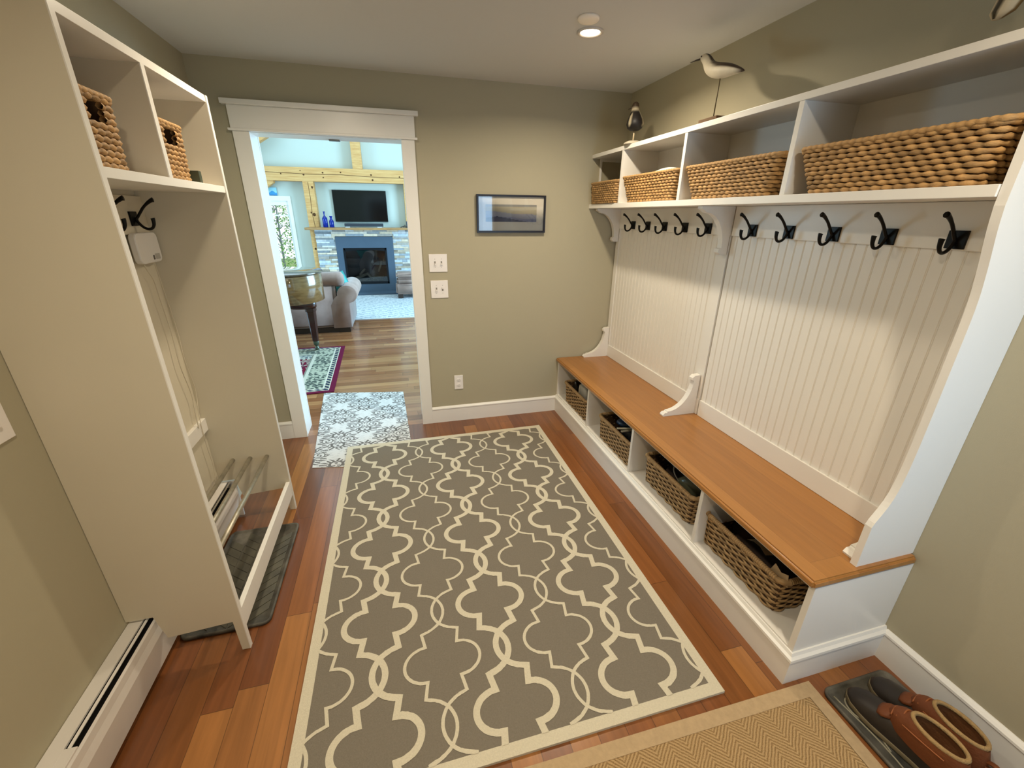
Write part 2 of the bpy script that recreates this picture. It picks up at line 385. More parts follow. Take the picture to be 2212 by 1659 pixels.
p1 = beadpanel('beadboard_panel', 'white bead-board back panel over the far half of the bench', -1.243, -.012, (.075, .05))
p2 = beadpanel('beadboard_panel', 'white bead-board back panel over the near half of the bench', -2.40, -1.253, (0, 0))
obj('foot_bracket', bracket_low(-.035), SHELFW, p1)
obj('foot_bracket', bracket_low(-1.205), SHELFW, p1)
obj('foot_bracket', bracket_low(-2.375, D=.247), SHELFW, p2)

# ------------------------------------------------------------------ cubby shelf
DU = .268
t = thing('cubby_shelf', 'white four-bay cubby shelf unit on the right wall above the hooks', 'shelf', (-.13, -1.2, 1.66))
obj('top_board', B((-DU, -.001, -2.40, -.001, 1.996, 2.02), bev=.0015), SHELFW, t)
obj('bottom_board', B((-DU, -.001, -2.40, -.001, 1.66, 1.689), bev=.0015), SHELFW, t)
for y in (-.455, -1.095, -1.752):
    obj('divider', B((-DU+.002, -.012, y-.011, y+.011, 1.689, 1.996), bev=.001), SHELFW, t)
obj('back_board', B((-.012, -.001, -2.40, -.001, 1.689, 1.996)), SHELFW, t)
obj('end_cleat', B((-.205, -.190, -.012, -.001, 1.70, 1.996), (-.19, -.012, -.012, -.001, 1.978, 1.996), bev=.001), SHELFW, t)
EP = [(-.001, .487), (-.268, .487), (-.268, .655)] + [(p.x, p.y) for p in spline([(-.262, .672, 0), (-.225, .745, 0), (-.208, .83, 0), (-.203, .96, 0), (-.207, 1.2, 0), (-.212, 1.38, 0), (-.228, 1.48, 0), (-.252, 1.58, 0), (-.262, 1.64, 0)], 5)] + [(-.262, 2.02), (-.001, 2.02)]
bm = bmesh.new(); prism(bm, EP, 'y', -2.424, -2.402)
obj('end_panel', bm, SHELFW, t)
obj('bracket', bracket_high(-.035), SHELFW, t)
obj('bracket', bracket_high(-1.225), SHELFW, t)

# ------------------------------------------------------------------ coat hooks
def hook_parts(t, s=1):
    """double hook; plate in the wall plane x=0, prongs reach out towards -x (s=1) ; z=0 at the plate centre"""
    obj('plate', B((-.007, 0, -.026, .026, -.027, .027), bev=.0015), BLACK, t)
    bm = bmesh.new()
    up_ = spline([(-.006, 0, -.004), (-.016, 0, .004), (-.030, 0, .022), (-.046, 0, .042), (-.066, 0, .060), (-.082, 0, .070), (-.087, 0, .0715)], 5)
    n = len(up_); tube(bm, up_, [.0052+.0046*max(0, (i/n-.55))/.45 for i in range(n)], 8, flat=1.0)
    obj('upper_prong', bm, BLACK, t)
    bm = bmesh.new()
    lo = spline([(-.006, 0, .004), (-.014, 0, -.012), (-.026, 0, -.030), (-.042, 0, -.039), (-.058, 0, -.036), (-.067, 0, -.022), (-.069, 0, -.004), (-.068, 0, .002)], 5)
    n = len(lo); tube(bm, lo, [.0054+.0036*max(0, (i/n-.6))/.4 for i in range(n)], 8)
    obj('lower_prong', bm, BLACK, t)
HY = [-.262, -.458, -.655, -.865, -1.071, -1.392, -1.601, -1.810, -2.015, -2.217]
HN = ['nearest the far wall, first of the ten on the white rail', 'second from the far wall', 'third from the far wall', 'fourth from the far wall',
      'fifth from the far wall, just beyond the panel seam', 'first one to the right of the panel seam', 'second to the right of the panel seam',
      'third to the right of the panel seam', 'fourth to the right of the panel seam', 'last on the rail beside the white end panel']
h0 = local_thing('coat_hook', 'black double coat hook '+HN[0], 'coat hook', 'black double hooks on the bench rail')
hook_parts(h0); h0.location = (-.024, HY[0], 1.549)
for y, nme in zip(HY[1:], HN[1:]): dup(h0, (-.024, y, 1.549), 'black double coat hook '+nme)

# ------------------------------------------------------------------ baskets
def perim(w, d, rc, n_side):
    """closed rounded rectangle, returns list of (x, y, nx, ny, s); w along y, d along x"""
    pts = []; hw, hd = w/2-rc, d/2-rc; segs = []
    segs.append(('l', (-d/2, -hw), (-d/2, hw), (-1, 0))); segs.append(('a', (-hd, hw), 180, 90))
    segs.append(('l', (-hd, w/2), (hd, w/2), (0, 1))); segs.append(('a', (hd, hw), 90, 0))
    segs.append(('l', (d/2, hw), (d/2, -hw), (1, 0))); segs.append(('a', (hd, -hw), 0, -90))
    segs.append(('l', (hd, -w/2), (-hd, -w/2), (0, -1))); segs.append(('a', (-hd, -hw), -90, -180))
    s = 0
    for g in segs:
        if g[0] == 'l':
            L = math.dist(g[1], g[2]); k = max(1, round(L/n_side))
            for i in range(k):
                f = i/k; pts.append((g[1][0]*(1-f)+g[2][0]*f, g[1][1]*(1-f)+g[2][1]*f, g[3][0], g[3][1], s+L*f))
            s += L
        else:
            L = rc*PI/2; k = 4
            for i in range(k):
                a = math.radians(g[2]+(g[3]-g[2])*i/k); pts.append((g[1][0]+rc*math.cos(a), g[1][1]+rc*math.sin(a), math.cos(a), math.sin(a), s+L*i/k))
            s += L
    return pts, s
def woven(name, w, d, h, taper, rows, seg, mode, parent, m, base_col, hole=None, seed=1):
    rnd = random.Random(seed); vs = []; fs = []; cols = []
    rr = h/rows/2
    for j in range(rows):
        z = rr+(h-2*rr)*j/(rows-1); k = 1-taper*(1-z/h)
        pts, L = perim(w*k, d*k, .028, seg/6)
        nseg = max(4, 2*round(L/seg/2)); n = len(pts); NV = 6
        tone = {}
        ring0 = len(vs)
        for i, (x, y, nx, ny, s) in enumerate(pts):
            ph = s/L*nseg+(j % 2)*.5
            if mode == 'rope':
                q = abs(math.sin(PI*ph)); r = rr*(.72+.50*q**.7); off = rr*.25*q; rz = rr*(.80+.34*q)
                key = int(ph); zt_ = rr*.55*(ph-int(ph)-.5)*q
            else:
                q = math.sin(PI*(s/L*nseg)+PI*(j % 2)); r = .0028; off = .0042*q; rz = rr*.86; key = int(s/L*nseg+.5); zt_ = 0
            tone.setdefault(key, rnd.uniform(.72, 1.12)*(1 if rnd.random() > .1 else .75))
            c = tone[key]*(.55+.45*abs(q) if mode == 'rope' else .80+.2*(q > 0))
            for a in range(NV):
                A = 2*PI*a/NV
                vs.append((x+nx*(off+r*math.cos(A)), y+ny*(off+r*math.cos(A)), z+zt_+rz*math.sin(A)))
                cols.append((base_col[0]*c, base_col[1]*c, base_col[2]*c, 1))
        for i in range(n):
            i2 = (i+1) % n
            if hole:
                x, y, nx, ny, s = pts[i]; x2, y2 = pts[i2][:2]
                if nx < -.9 and abs((y+y2)/2) < hole[0] and hole[1] < z < hole[2]: continue
            for a in range(NV):
                b = (a+1) % NV
                fs.append((ring0+i*NV+a, ring0+i2*NV+a, ring0+i2*NV+b, ring0+i*NV+b))
    me = bpy.data.meshes.new(name); me.from_pydata(vs, [], fs); me.validate()
    ca = me.color_attributes.new('Col', 'FLOAT_COLOR', 'POINT'); buf = []
    for c in cols: buf += list(c)
    ca.data.foreach_set('color', buf); me.materials.append(m)
    for p in me.polygons: p.use_smooth = True
    o = bpy.data.objects.new(name, me); C.objects.link(o); o.parent = parent
    return o
def rim_mesh(w, d, z, r, seg, base_col, m, parent, name='rim', twist=True):
    pts, L = perim(w, d, .03, seg/5); rings = []; cols = []
    nseg = round(L/seg)
    for x, y, nx, ny, s in pts:
        q = abs(math.sin(PI*s/L*nseg)) if twist else 1
        R_ = r*(.82+.25*q); ring = []
        for a in range(8):
            A = 2*PI*a/8; ring.append((x+nx*R_*math.cos(A), y+ny*R_*math.cos(A), z+R_*math.sin(A))); c = .7+.35*q; cols.append((base_col[0]*c, base_col[1]*c, base_col[2]*c, 1))
        rings.append(ring)
    bm = bmesh.new(); loft(bm, rings, False, closed=True)
    o = obj(name, bm, m, parent, smooth=True)
    ca = o.data.color_attributes.new('Col', 'FLOAT_COLOR', 'POINT'); buf = []
    for c in cols: buf += list(c)
    ca.data.foreach_set('color', buf); return o
def basket(label, w, d, h, taper, rows, seg, mode, group, hole=None, seed=1, tone=1.0):
    t = local_thing('storage_basket', label, 'basket', group)
    m = ROPE if mode == 'rope' else RATTAN; bc = (tone,)*3
    woven('woven_wall', w, d, h, taper, rows, seg, mode, t, m, bc, hole, seed)
    in_ = .006 if mode == 'rope' else .004
    bm = bmesh.new(); k = 1-taper
    z0, z1 = .006, h-.004
    A = [(sx*(d*k/2-in_), sy*(w*k/2-in_)) for sx, sy in ((-1, -1), (1, -1), (1, 1), (-1, 1))]
    Bq = [(sx*(d/2-in_), sy*(w/2-in_)) for sx, sy in ((-1, -1), (1, -1), (1, 1), (-1, 1))]
    va = [bm.verts.new((x, y, z0)) for x, y in A]; vb = [bm.verts.new((x, y, z1)) for x, y in Bq]
    bm.faces.new(va)
    for i in range(4):
        if hole and i == 3: continue
        bm.faces.new((va[i], va[(i+1) % 4], vb[(i+1) % 4], vb[i]))
    o = obj('lining', bm, LINER, t)
    md = o.modifiers.new('s', 'SOLIDIFY'); md.thickness = .003
    if mode == 'rope': rim_mesh(w+.006, d+.006, h+.001, .0085, .022, (tone*.9,)*3, m, t)
    else: rim_mesh(w+.008, d+.008, h+.001, .0115, .009, (tone*.95,)*3, m, t)
    return t
SHF = 1.6895; G = 'woven baskets on the right wall cubby shelf'
b1 = basket('woven rope basket in the far, smallest bay of the right shelf', .395, .235, .135, .06, 10, .034, 'rope', G, seed=3, tone=.85); b1.location = (-.158, -.228, SHF)
b2 = basket('woven rope basket with white fabric showing over its rim, second bay from the far wall', .585, .235, .145, .17, 10, .034, 'rope', G, seed=5); b2.location = (-.146, -.775, SHF)
dup(b2, (-.146, -1.42, SHF), 'woven rope basket in the third bay, above the panel seam')
dup(b2, (-.146, -2.085, SHF), 'largest-looking woven rope basket, in the nearest bay beside the end panel')
bm = bmesh.new()
loft(bm, [[(-.15+.085*r*math.cos(a), -.80+.15*r*math.sin(a), SHF+z) for a in [2*PI*i/16 for i in range(16)]] for r, z in ((.75, .03), (1, .09), (.95, .138), (.7, .165), (.35, .178), (.1, .182))])
tag(obj('folded_cloth', bm, mat('white_textile', 'E9E6DE', .9, bump=.6, bscale=40), smooth=True), 'white fabric bundle sticking out of the second basket on the right shelf', 'cloth')

GB = 'rattan baskets inside the bench cubbies'
b5 = basket('low rattan basket holding bottles in the bench cubby by the far wall', .43, .34, .165, .04, 12, .036, 'rattan', GB, seed=8, tone=.95); b5.location = (-.262, -.36, .153)
dup(b5, (-.262, -1.01, .153), 'low rattan basket with dark bags in the second bench cubby from the far wall')
dup(b5, (-.232, -1.56, .153), 'low rattan basket with a clear bag and cord in the third bench cubby')
dup(b5, (-.232, -2.085, .153), 'low rattan basket with dark clothing and paper in the nearest bench cubby')

GL = 'woven baskets in the top of the tall cabinet'
b9 = basket('woven rope basket with handle slot, near bay at the top of the tall cabinet', .205, .24, .178, .03, 11, .034, 'rope', GL, hole=(.035, .115, .165), seed=11); b9.location = (-2.565, -1.678, 1.711); b9.rotation_euler = (0, 0, PI)
b10 = basket('woven rope basket with handle slot, far bay at the top of the tall cabinet', .235, .24, .178, .03, 11, .034, 'rope', GL, hole=(.045, .115, .165), seed=12); b10.location = (-2.565, -1.265, 1.711); b10.rotation_euler = (0, 0, PI)
tag(obj('small_box', B((-2.50, -2.43, -1.115, -1.09, 1.711, 1.755), bev=.002), mat('dark_green_card', '3F4430', .6)), 'small dark green box beside the far basket on the cabinet shelf', 'box')

# ---- things in the bench baskets
CREAM = mat('cream_bottle_plastic', 'D5CDB8', .35); GREYC = mat('grey_container_plastic', 'A9A69E', .45)
t = thing('pump_bottle', 'cream pump bottle standing in the far bench basket', 'bottle', (-.33, -.29, .16))
bm = bmesh.new(); lathe(bm, [(.03, .16), (.038, .17), (.04, .30), (.036, .33), (.018, .345)], -.33, -.29); obj('bottle_body', bm, CREAM, t)
bm = bmesh.new(); lathe(bm, [(.017, .345), (.017, .36), (.007, .362), (.007, .38)], -.33, -.29, 16); box(bm, -.365, -.32, -.298, -.282, .378, .389, bev=.002); obj('pump_head', bm, mat('white_plastic', 'EFEDE6', .3), t)
tag(obj('container', B((-.40, -.28, -.48, -.36, .165, .385), bev=.018), GREYC, smooth=True), 'rounded grey container in the far bench basket beside the pump bottle', 'container')
bm = bmesh.new(); lathe(bm, [(.02, .16), (.024, .17), (.024, .30), (.012, .32), (.012, .345)], -.37, -.22); tag(obj('spray_bottle', bm, mat('dark_glass', '2B2722', .2)), 'small dark bottle in the far bench basket against its far end', 'bottle')
def blob(name, c, r, m, label, cat, seed, sub=3, amp=.18):
    rnd = random.Random(seed); bm = bmesh.new(); bmesh.ops.create_icosphere(bm, subdivisions=sub, radius=1)
    w_ = [(Vector((rnd.uniform(-1, 1), rnd.uniform(-1, 1), rnd.uniform(-1, 1)))*4, rnd.uniform(0, 6)) for _ in range(6)]
    for v in bm.verts:
        k = 1+amp*sum(math.sin(v.co.dot(a)+p) for a, p in w_)/3
        v.co = Vector((c[0]+v.co.x*r[0]*k, c[1]+v.co.y*r[1]*k, c[2]+v.co.z*r[2]*k))
    return tag(obj(name, bm, m, smooth=True), label, cat)
DARKF = mat('black_nylon', '14151A', .45, bump=.5, bscale=30)
BLUEF = mat('blue_black_film', '27384F', .18, bump=.4, bscale=25)
BROWNF = mat('dark_brown_fabric', '2A1D14', .85, bump=.6, bscale=60)
CLEARP = mat('cloudy_green_plastic', '7D8068', .18, trans=.55)
blob('bag', (-.27, -1.06, .25), (.12, .13, .075), DARKF, 'black crumpled bag filling the second bench basket', 'bag', 3)
blob('pouch', (-.30, -.95, .315), (.07, .07, .03), BLUEF, 'shiny dark blue pouch on the black bag in the second bench basket', 'pouch', 4)
bm = bmesh.new(); tube(bm, spline([(-.42, -1.02, .325), (-.36, -1.06, .338), (-.29, -1.09, .345)], 5), .007, 8); box(bm, -.41, -.31, -1.068, -1.052, .318, .326, bev=.002)
tag(obj('ice_scraper', bm, mat('pale_plastic', 'B9B29E', .4)), 'pale strap lying across the second bench basket', 'strap')
blob('jacket', (-.23, -1.50, .23), (.12, .11, .06), BROWNF, 'dark folded fabric in the far end of the third bench basket', 'clothing', 5)
blob('clear_bag', (-.29, -1.665, .29), (.075, .085, .075), CLEARP, 'cloudy clear plastic bag in the near end of the third bench basket', 'bag', 6, amp=.3)
bm = bmesh.new(); tube(bm, spline([(-.36, -1.62, .29), (-.375, -1.57, .34), (-.34, -1.53, .375), (-.29, -1.53, .36), (-.28, -1.56, .30)], 6), .0032, 8)
tag(obj('cord', bm, mat('grey_cord', '7B756A', .6)), 'thin grey cord looping up from the third bench basket', 'cord')
blob('jacket', (-.23, -2.08, .215), (.135, .17, .07), BROWNF, 'dark brown clothing heaped in the nearest bench basket', 'clothing', 9)
bm = bmesh.new()
g = [[(-.33+.05*u, -2.05-.10*v, .295+.02*math.sin(3*v)-.012*u) for u in (0, .5, 1)] for v in (0, .33, .66, 1)]
V = [[bm.verts.new(p) for p in r] for r in g]
for j in range(3):
    for i in range(2): bm.faces.new((V[j][i], V[j][i+1], V[j+1][i+1], V[j+1][i]))
o = tag(obj('paper_slip', bm, mat('kraft_paper', '9A8C70', .8)), 'curled pale paper slip on the dark clothing in the nearest bench basket', 'paper'); md = o.modifiers.new('s', 'SOLIDIFY'); md.thickness = .0012
bm = bmesh.new(); prism(bm, [(-2.31, .30), (-2.225, .31), (-2.24, .355), (-2.27, .338), (-2.30, .352)], 'x', -.385, -.383)
tag(obj('tag', bm, mat('buff_tag', 'A8906F', .8)), 'buff paper tag on the near corner of the nearest bench basket', 'tag')

# ------------------------------------------------------------------ tall open cabinet on the left
XF = -2.407; YN, YFc = -1.812, -.912
t = thing('hall_cabinet', 'tall white open hall cabinet with two upper bays beside the left wall', 'cabinet', (-2.58, -1.36, 0))
def side(y0, y1, near):
    P = [(XL+.002, .25), (-2.672, .25), (-2.652, .14), (-2.437, .155), (-2.434, .002), (XF, .002), (XF, 2.045), (XL+.002, 2.045)]
    bm = bmesh.new(); prism(bm, P, 'y', y0, y1); return bm
CABP = mat('cream_cabinet_paint', 'D3CAB4', .42, noise=.04, nscale=2.5)
obj('side_panel', side(YN, YN+.02, 1), CABP, t); obj('side_panel', side(YFc-.02, YFc, 0), CABP, t)
for y in (YN, YFc-.02): obj('edge_trim', B((XF, XF+.003, y, y+.02, .002, 2.045)), SHELFW, t)
obj('top_board', B((XL+.002, XF, YN+.02, YFc-.02, 2.02, 2.045), bev=.001), SHELFW, t)
obj('shelf_board', B((XL+.002, XF, YN+.02, YFc-.02, 1.684, 1.71), bev=.001), SHELFW, t)
obj('divider', B((XL+.01, XF-.003, -1.432, -1.408, 1.71, 2.02)), CABP, t)
obj('edge_trim', B((XF-.003, XF, -1.432, -1.408, 1.71, 2.02)), SHELFW, t)
obj('back_panel', B((XL+.002, XL+.010, YN+.02, YFc-.02, .25, 2.02)), CABP, t)
obj('hook_rail', B((XL+.010, XL+.026, YN+.02, YFc-.02, 1.52, 1.664), bev=.001), CABP, t)
obj('lower_rail', B((XL+.010, XL+.030, YN+.02, YFc-.02, .565, .63), bev=.001), SHELFW, t)
obj('front_rail', B((XF-.020, XF+.0, YN+.02, YFc-.02, .10, .19), bev=.001), SHELFW, t)
STEEL = mat('galvanised_bar', 'C2BBA8', .42, metal=.75, noise=.35, nscale=30)
for x in (-2.655, -2.572, -2.490):
    bm = bmesh.new(); tube(bm, [(x, YN+.02, .37), (x, YFc-.02, .37)], .0105, 16)
    obj('shoe_bar', bm, STEEL, t)
h1 = local_thing('coat_hook', 'black double coat hook inside the tall cabinet, the fully visible one', 'coat hook', 'black double hooks inside the tall cabinet')
hook_parts(h1); h1.location = (XL+.026, -1.035, 1.578); h1.rotation_euler = (0, 0, PI)
dup(h1, (XL+.026, -1.245, 1.578), 'black double coat hook inside the tall cabinet, half hidden by its side panel', (0, 0, PI))
# router / charger box hanging below the hook
t = thing('wall_unit', 'flat white plastic box mounted below the hook inside the tall cabinet', 'electronic box', (XL+.02, -1.02, 1.41))
def rrect(y0, y1, z0, z1, r, ins=0):
    return [(cy+(r-ins)*math.cos(math.radians(a0+22.5*k)), cz+(r-ins)*math.sin(math.radians(a0+22.5*k))) for cy, cz, a0 in ((y1-r, z1-r, 0), (y0+r, z1-r, 90), (y0+r, z0+r, 180), (y1-r, z0+r, 270)) for k in range(5)]
bm = bmesh.new(); loft(bm, [[(XL+dx, y, z) for y, z in rrect(-1.118, -.945, 1.405, 1.525, .024, ins)] for dx, ins in ((.027, .002), (.030, 0), (.047, 0), (.051, .002), (.052, .005))], True, smooth=False)
obj('housing', bm, mat('white_housing', 'DAD6D0', .35), t)
obj('sticker', B((XL+.052, XL+.0525, -1.003, -.965, 1.417, 1.440)), mat('grey_sticker', 'A8A49C', .6), t)
obj('port', B((XL+.052, XL+.053, -1.022, -1.010, 1.417, 1.435)), mat('dark_port', '56504A', .5), t)
CORD = mat('cream_cord', 'C9BEA8', .5)
for a, lab in (((( -1.075, 1.405), (-1.06, 1.375), (-1.035, 1.33), (-1.03, 1.25), (-1.02, 1.10), (-1.03, .95), (-1.005, .80), (-1.02, .70), (-1.03, .62)), 'thin cream cord hanging from the left of the white box inside the tall cabinet'),
               ((( -.99, 1.407), (-.98, 1.30), (-.965, 1.10), (-.975, .95), (-.955, .80), (-.985, .70), (-1.0, .62), (-1.005, .50), (-1.0, .38), (-1.03, .28)), 'thin cream cord hanging from the right of the white box and over the lower rail')):
    bm = bmesh.new(); tube(bm, spline([(XL+.034, y, z) for y, z in a], 5), .0019, 6)
    tag(obj('cord', bm, CORD), lab, 'cord', 'cords below the white box')

# ------------------------------------------------------------------ baseboard heater
t = thing('baseboard_heater', 'long white hot-water baseboard heater along the left wall under the cabinet side', 'heater', (-2.72, -2.4, 0))
YH0, YH1 = YB+.02, -.93
HP = [(XL+.002, .235), (XL+.045, .235), (XL+.045, .229), (XL+.008, .229), (XL+.008, .01), (XL+.002, .01)]
HEAT = mat('heater_enamel', 'E4DFD8', .35, noise=.05, nscale=6)
bm = bmesh.new(); prism(bm, HP, 'y', YH0, YH1); obj('back_plate', bm, HEAT, t)
bm = bmesh.new(); prism(bm, [(XL+.0745, .227), (XL+.079, .219), (XL+.079, .19), (XL+.084, .16), (XL+.076, .11), (XL+.062, .025), (XL+.058, .025), (XL+.071, .112), (XL+.079, .16), (XL+.074, .188), (XL+.074, .22)], 'y', YH0, YH1); obj('front_cover', bm, HEAT, t)
bm = bmesh.new(); prism(bm, [(XL+.0535, .236), (XL+.060, .233), (XL+.060, .2305), (XL+.0535, .2335)], 'y', -2.21, YH1); obj('damper', bm, HEAT, t)
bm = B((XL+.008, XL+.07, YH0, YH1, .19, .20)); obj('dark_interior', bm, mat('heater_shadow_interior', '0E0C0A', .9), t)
bm = B((XL+.044, XL+.076, YH0, -2.21, .2285, .2345), bev=.001); obj('end_cover', bm, HEAT, t)
bm = B((XL+.002, XL+.084, YH1, YH1+.012, .01, .238), bev=.002); obj('end_cap', bm, HEAT, t)

# ------------------------------------------------------------------ boot trays
def tray(bm, x0, x1, y0, y1, r=.03):
    def rr(ins, z):
        P = []
        for cx, cy, a0 in ((x1-r, y1-r, 0), (x0+r, y1-r, 90), (x0+r, y0+r, 180), (x1-r, y0+r, 270)):
            for k in range(5):
                a = math.radians(a0+90*k/4); P.append((cx+(r-ins)*math.cos(a), cy+(r-ins)*math.sin(a), z))
        return P
    loft(bm, [rr(0, .001), rr(-.002, .012), rr(.003, .016), rr(.010, .013), rr(.014, .006)], True)
RUB = mat('dark_rubber_tray', '37352F', .6, noise=.5, nscale=14, col2='6B665A', bump=.3, bscale=90)
t = thing('boot_tray', 'dark grey rubber boot tray with herringbone relief under the tall cabinet', 'tray', (-2.53, -1.39, 0))
bm = bmesh.new(); tray(bm, -2.690, -2.358, -1.715, -1.075); obj('tray_body', bm, RUB, t)
bm = bmesh.new()
for j in range(-2, 12):
    for sx in (-1, 1):
        for a_, b_ in ((.003, .070), (.074, .143)):
            y = -1.70+j*.05
            P = [(-2.524+sx*a_, y+a_*.8), (-2.524+sx*b_, y+b_*.8), (-2.524+sx*b_, y+b_*.8+.045), (-2.524+sx*a_, y+a_*.8+.045)]
            if max(p[1] for p in P) > -1.095 or min(p[1] for p in P) < -1.698: continue
            prism(bm, P, 'z', .006, .0085)
obj('herringbone_relief', bm, mat('tray_relief_rubber', '4A473D', .6, noise=.5, nscale=14, col2='5F5B4C'), t)
t = thing('boot_tray', 'dark rubber boot tray with pale scroll relief under the boots by the right wall', 'tray', (-.2, -2.8, 0))
bm = bmesh.new(); tray(bm, -.352, -.045, -3.25, -2.512); obj('tray_body', bm, RUB, t)
bm = bmesh.new()
for cx, cy, s in ((-.29, -2.60, 1), (-.27, -2.72, -1), (-.30, -2.86, 1), (-.28, -3.0, -1), (-.12, -2.60, -1), (-.2, -3.05, 1)):
    tube(bm, spline([(cx+s*.035*math.cos(a)*(1-.12*a), cy+.055*math.sin(a)*(1-.12*a), .0065) for a in [k*.6 for k in range(9)]], 3), .0028, 6)
tube(bm, spline([(-.325, -2.54, .0065), (-.31, -2.7, .0065), (-.325, -2.9, .0065), (-.31, -3.1, .0065)], 5), .003, 6)
obj('scroll_relief', bm, mat('tray_scroll_rubber', '8C8570', .55), t)

# ------------------------------------------------------------------ quatrefoil rug
RX0, RX1, RY0, RY1 = -2.176, -.697, -2.428, -.277
ZT = .012; BW = .039
t = thing('area_rug', 'large taupe rug with cream interlocking quatrefoil trellis and cream border', 'rug', ((RX0+RX1)/2, (RY0+RY1)/2, 0))
obj('pile_field', B((RX0+BW, RX1-BW, RY0+BW, RY1-BW, .001, ZT)), RUGF, t)
bm = B((RX0, RX1, RY0, RY0+BW, 0.001, ZT), (RX0, RX1, RY1-BW, RY1, 0.001, ZT), (RX0, RX0+BW, RY0+BW, RY1-BW, .001, ZT), (RX1-BW, RX1, RY0+BW, RY1-BW, .001, ZT))
obj('border', bm, RUGL, t)
def trellis_side():
    """half period of the right-hand line, from the point vesica-centre to the next; (x, t) with t from -P/2"""
    H = PER/2
    up_ = [(-.024, H, 0), (-.019, H-.028, 0), (0, H-.061, 0), (.034, H-.086, 0), (.073, H-.099, 0)]
    Q = [(p.x, -p.y) for p in spline(up_, 6)]
    Q += [(.073, -.127), (.062, -.069)]
    Q += [(.062+.081*math.sin(a), -.069*math.cos(a)) for a in [PI*k/28 for k in range(1, 28)]]
    Q += [(.062, .069), (.073, .127)]
    Q += [(p.x, p.y) for p in spline(up_[::-1], 6)]
    R_ = [Q[0]]
    for q in Q[1:]:
        if math.dist(q, R_[-1]) > 1e-4: R_.append(q)
    return R_
PER = .4527; SIDE = trellis_side()
rj = random.Random(5)
def ribbon(bm, line, wd, z):
    n = len(line); Lp, Rp = [], []
    for i in range(n):
        p = line[i]; a = line[max(i-1, 0)]; b = line[min(i+1, n-1)]
        t1 = Vector((p[0]-a[0], p[1]-a[1])); t2 = Vector((b[0]-p[0], b[1]-p[1]))
        if t1.length < 1e-9: t1 = t2
        if t2.length < 1e-9: t2 = t1
        t1.normalize(); t2.normalize(); nn = Vector((-t1.y-t2.y, t1.x+t2.x)); nn.normalize()
        k = 1/max(.5, nn.dot(Vector((-t1.y, t1.x)))); h = wd/2*k
        # jagged tufting where the line runs across the loom
        jit = .0011*abs(t1.x)
        Lp.append((p[0]+nn.x*h, p[1]+nn.y*h+rj.uniform(-jit, jit), z)); Rp.append((p[0]-nn.x*h, p[1]-nn.y*h+rj.uniform(-jit, jit), z))
    L_ = [bm.verts.new(p) for p in Lp]; R_ = [bm.verts.new(p) for p in Rp]
    for i in range(n-1): bm.faces.new((R_[i], R_[i+1], L_[i+1], L_[i]))
def is_corner(q): return any(abs(q[0]-a) < 1e-6 and abs(abs(q[1])-b) < 1e-6 for a, b in ((.062, .069), (.073, .127)))
CORN = [q for q in SIDE if is_corner(q)]
SIDE = [q for q in SIDE if is_corner(q) or min(math.dist(q, c) for c in CORN) > .0165]
bm = bmesh.new()
for cx, y0, wd in [(-1.911+.4715*k, -.7005, .0235) for k in range(-1, 4)]+[(-1.674+.4715*k, -.4775, .0120) for k in range(-1, 4)]:
    for s in (1, -1):
        ln = []
        for k in range(-5, 3):
            cy = y0+PER/2+PER*k
            for x, tt in SIDE:
                p = (cx+s*x, cy+tt)
                if not ln or math.dist(p, ln[-1]) > .001: ln.append(p)
        ribbon(bm, ln, wd, ZT+.0012+(s+1)*.00015)
for co, no in (((RX0+BW-.002, 0, 0), (-1, 0, 0)), ((RX1-BW+.002, 0, 0), (1, 0, 0)), ((0, RY0+BW-.002, 0), (0, -1, 0)), ((0, RY1-BW+.002, 0), (0, 1, 0))):
    bmesh.ops.bisect_plane(bm, geom=bm.verts[:]+bm.edges[:]+bm.faces[:], plane_co=co, plane_no=no, clear_outer=True)
bm.normal_update()
for f in bm.faces:
    if f.normal.z < 0: f.normal_flip()
obj('trellis_pattern', bm, RUGL, t)

# ------------------------------------------------------------------ medallion mat in the doorway
def hexc(h): return tuple(int(h[i:i+2], 16)/255 for i in (0, 2, 4))
def matcol(u, v):
    x = (Dd[0]*(1-u)+Cc[0]*u)*(1-v)+(A_[0]*(1-u)+B_[0]*u)*v
    y = (Dd[1]*(1-u)+Cc[1]*u)*(1-v)+(A_[1]*(1-u)+B_[1]*u)*v
    base = hexc('DDDAD5'); dark = hexc('76726E')
    xs = x+.07*y
    n = math.sin(xs*71+math.sin(y*210)*2)*math.sin(y*390+xs*13)
    if n > .74: base = hexc('BFBCB8')
    best = None
    for k in range(-2, 5):
        cx = -2.268+.195*k
        if abs(xs-cx) > .15: continue
        for q in range(-3, 4):
            cy = (-.136 if k % 2 == 0 else .085)+.425*q
            X, Y = (xs-cx)/.131, (y-cy)/.138; d = math.hypot(X, Y)
            if d < 1.13 and (best is None or d < best[2]): best = (X, Y, d)
    if not best: return base
    X, Y, d = best; a = math.atan2(Y, X); on = False
    e1 = math.hypot(X/.40, (abs(Y)-.54)/.30); e2 = math.hypot((abs(X)-.58)/.32, Y/.30)
    if e1 < 1.0: on = e1 > .80-.22*abs(X)/.4 or (e1 < .58 and math.cos(3*math.atan2(abs(Y)-.48, X)+PI/2) > .25 and e1 > .12)
    elif e2 < 1.0: on = e2 > .82 or (e2 < .70 and math.sin(math.atan2(Y, abs(X)-.58)*2+e2*8) > .35)
    elif d < .34: on = math.cos(8*a) > .35 and .10 < d < .30
    elif d > .74:
        fr = (a/(2*PI)*26+2.2*(d-.9)*(1 if X*Y > 0 else -1)) % 1
        on = fr < .52 and d < 1.04+.09*math.cos(13*a)
    elif abs(abs(X)-abs(Y)) < .05 and d > .45: on = True
    return dark if on else base
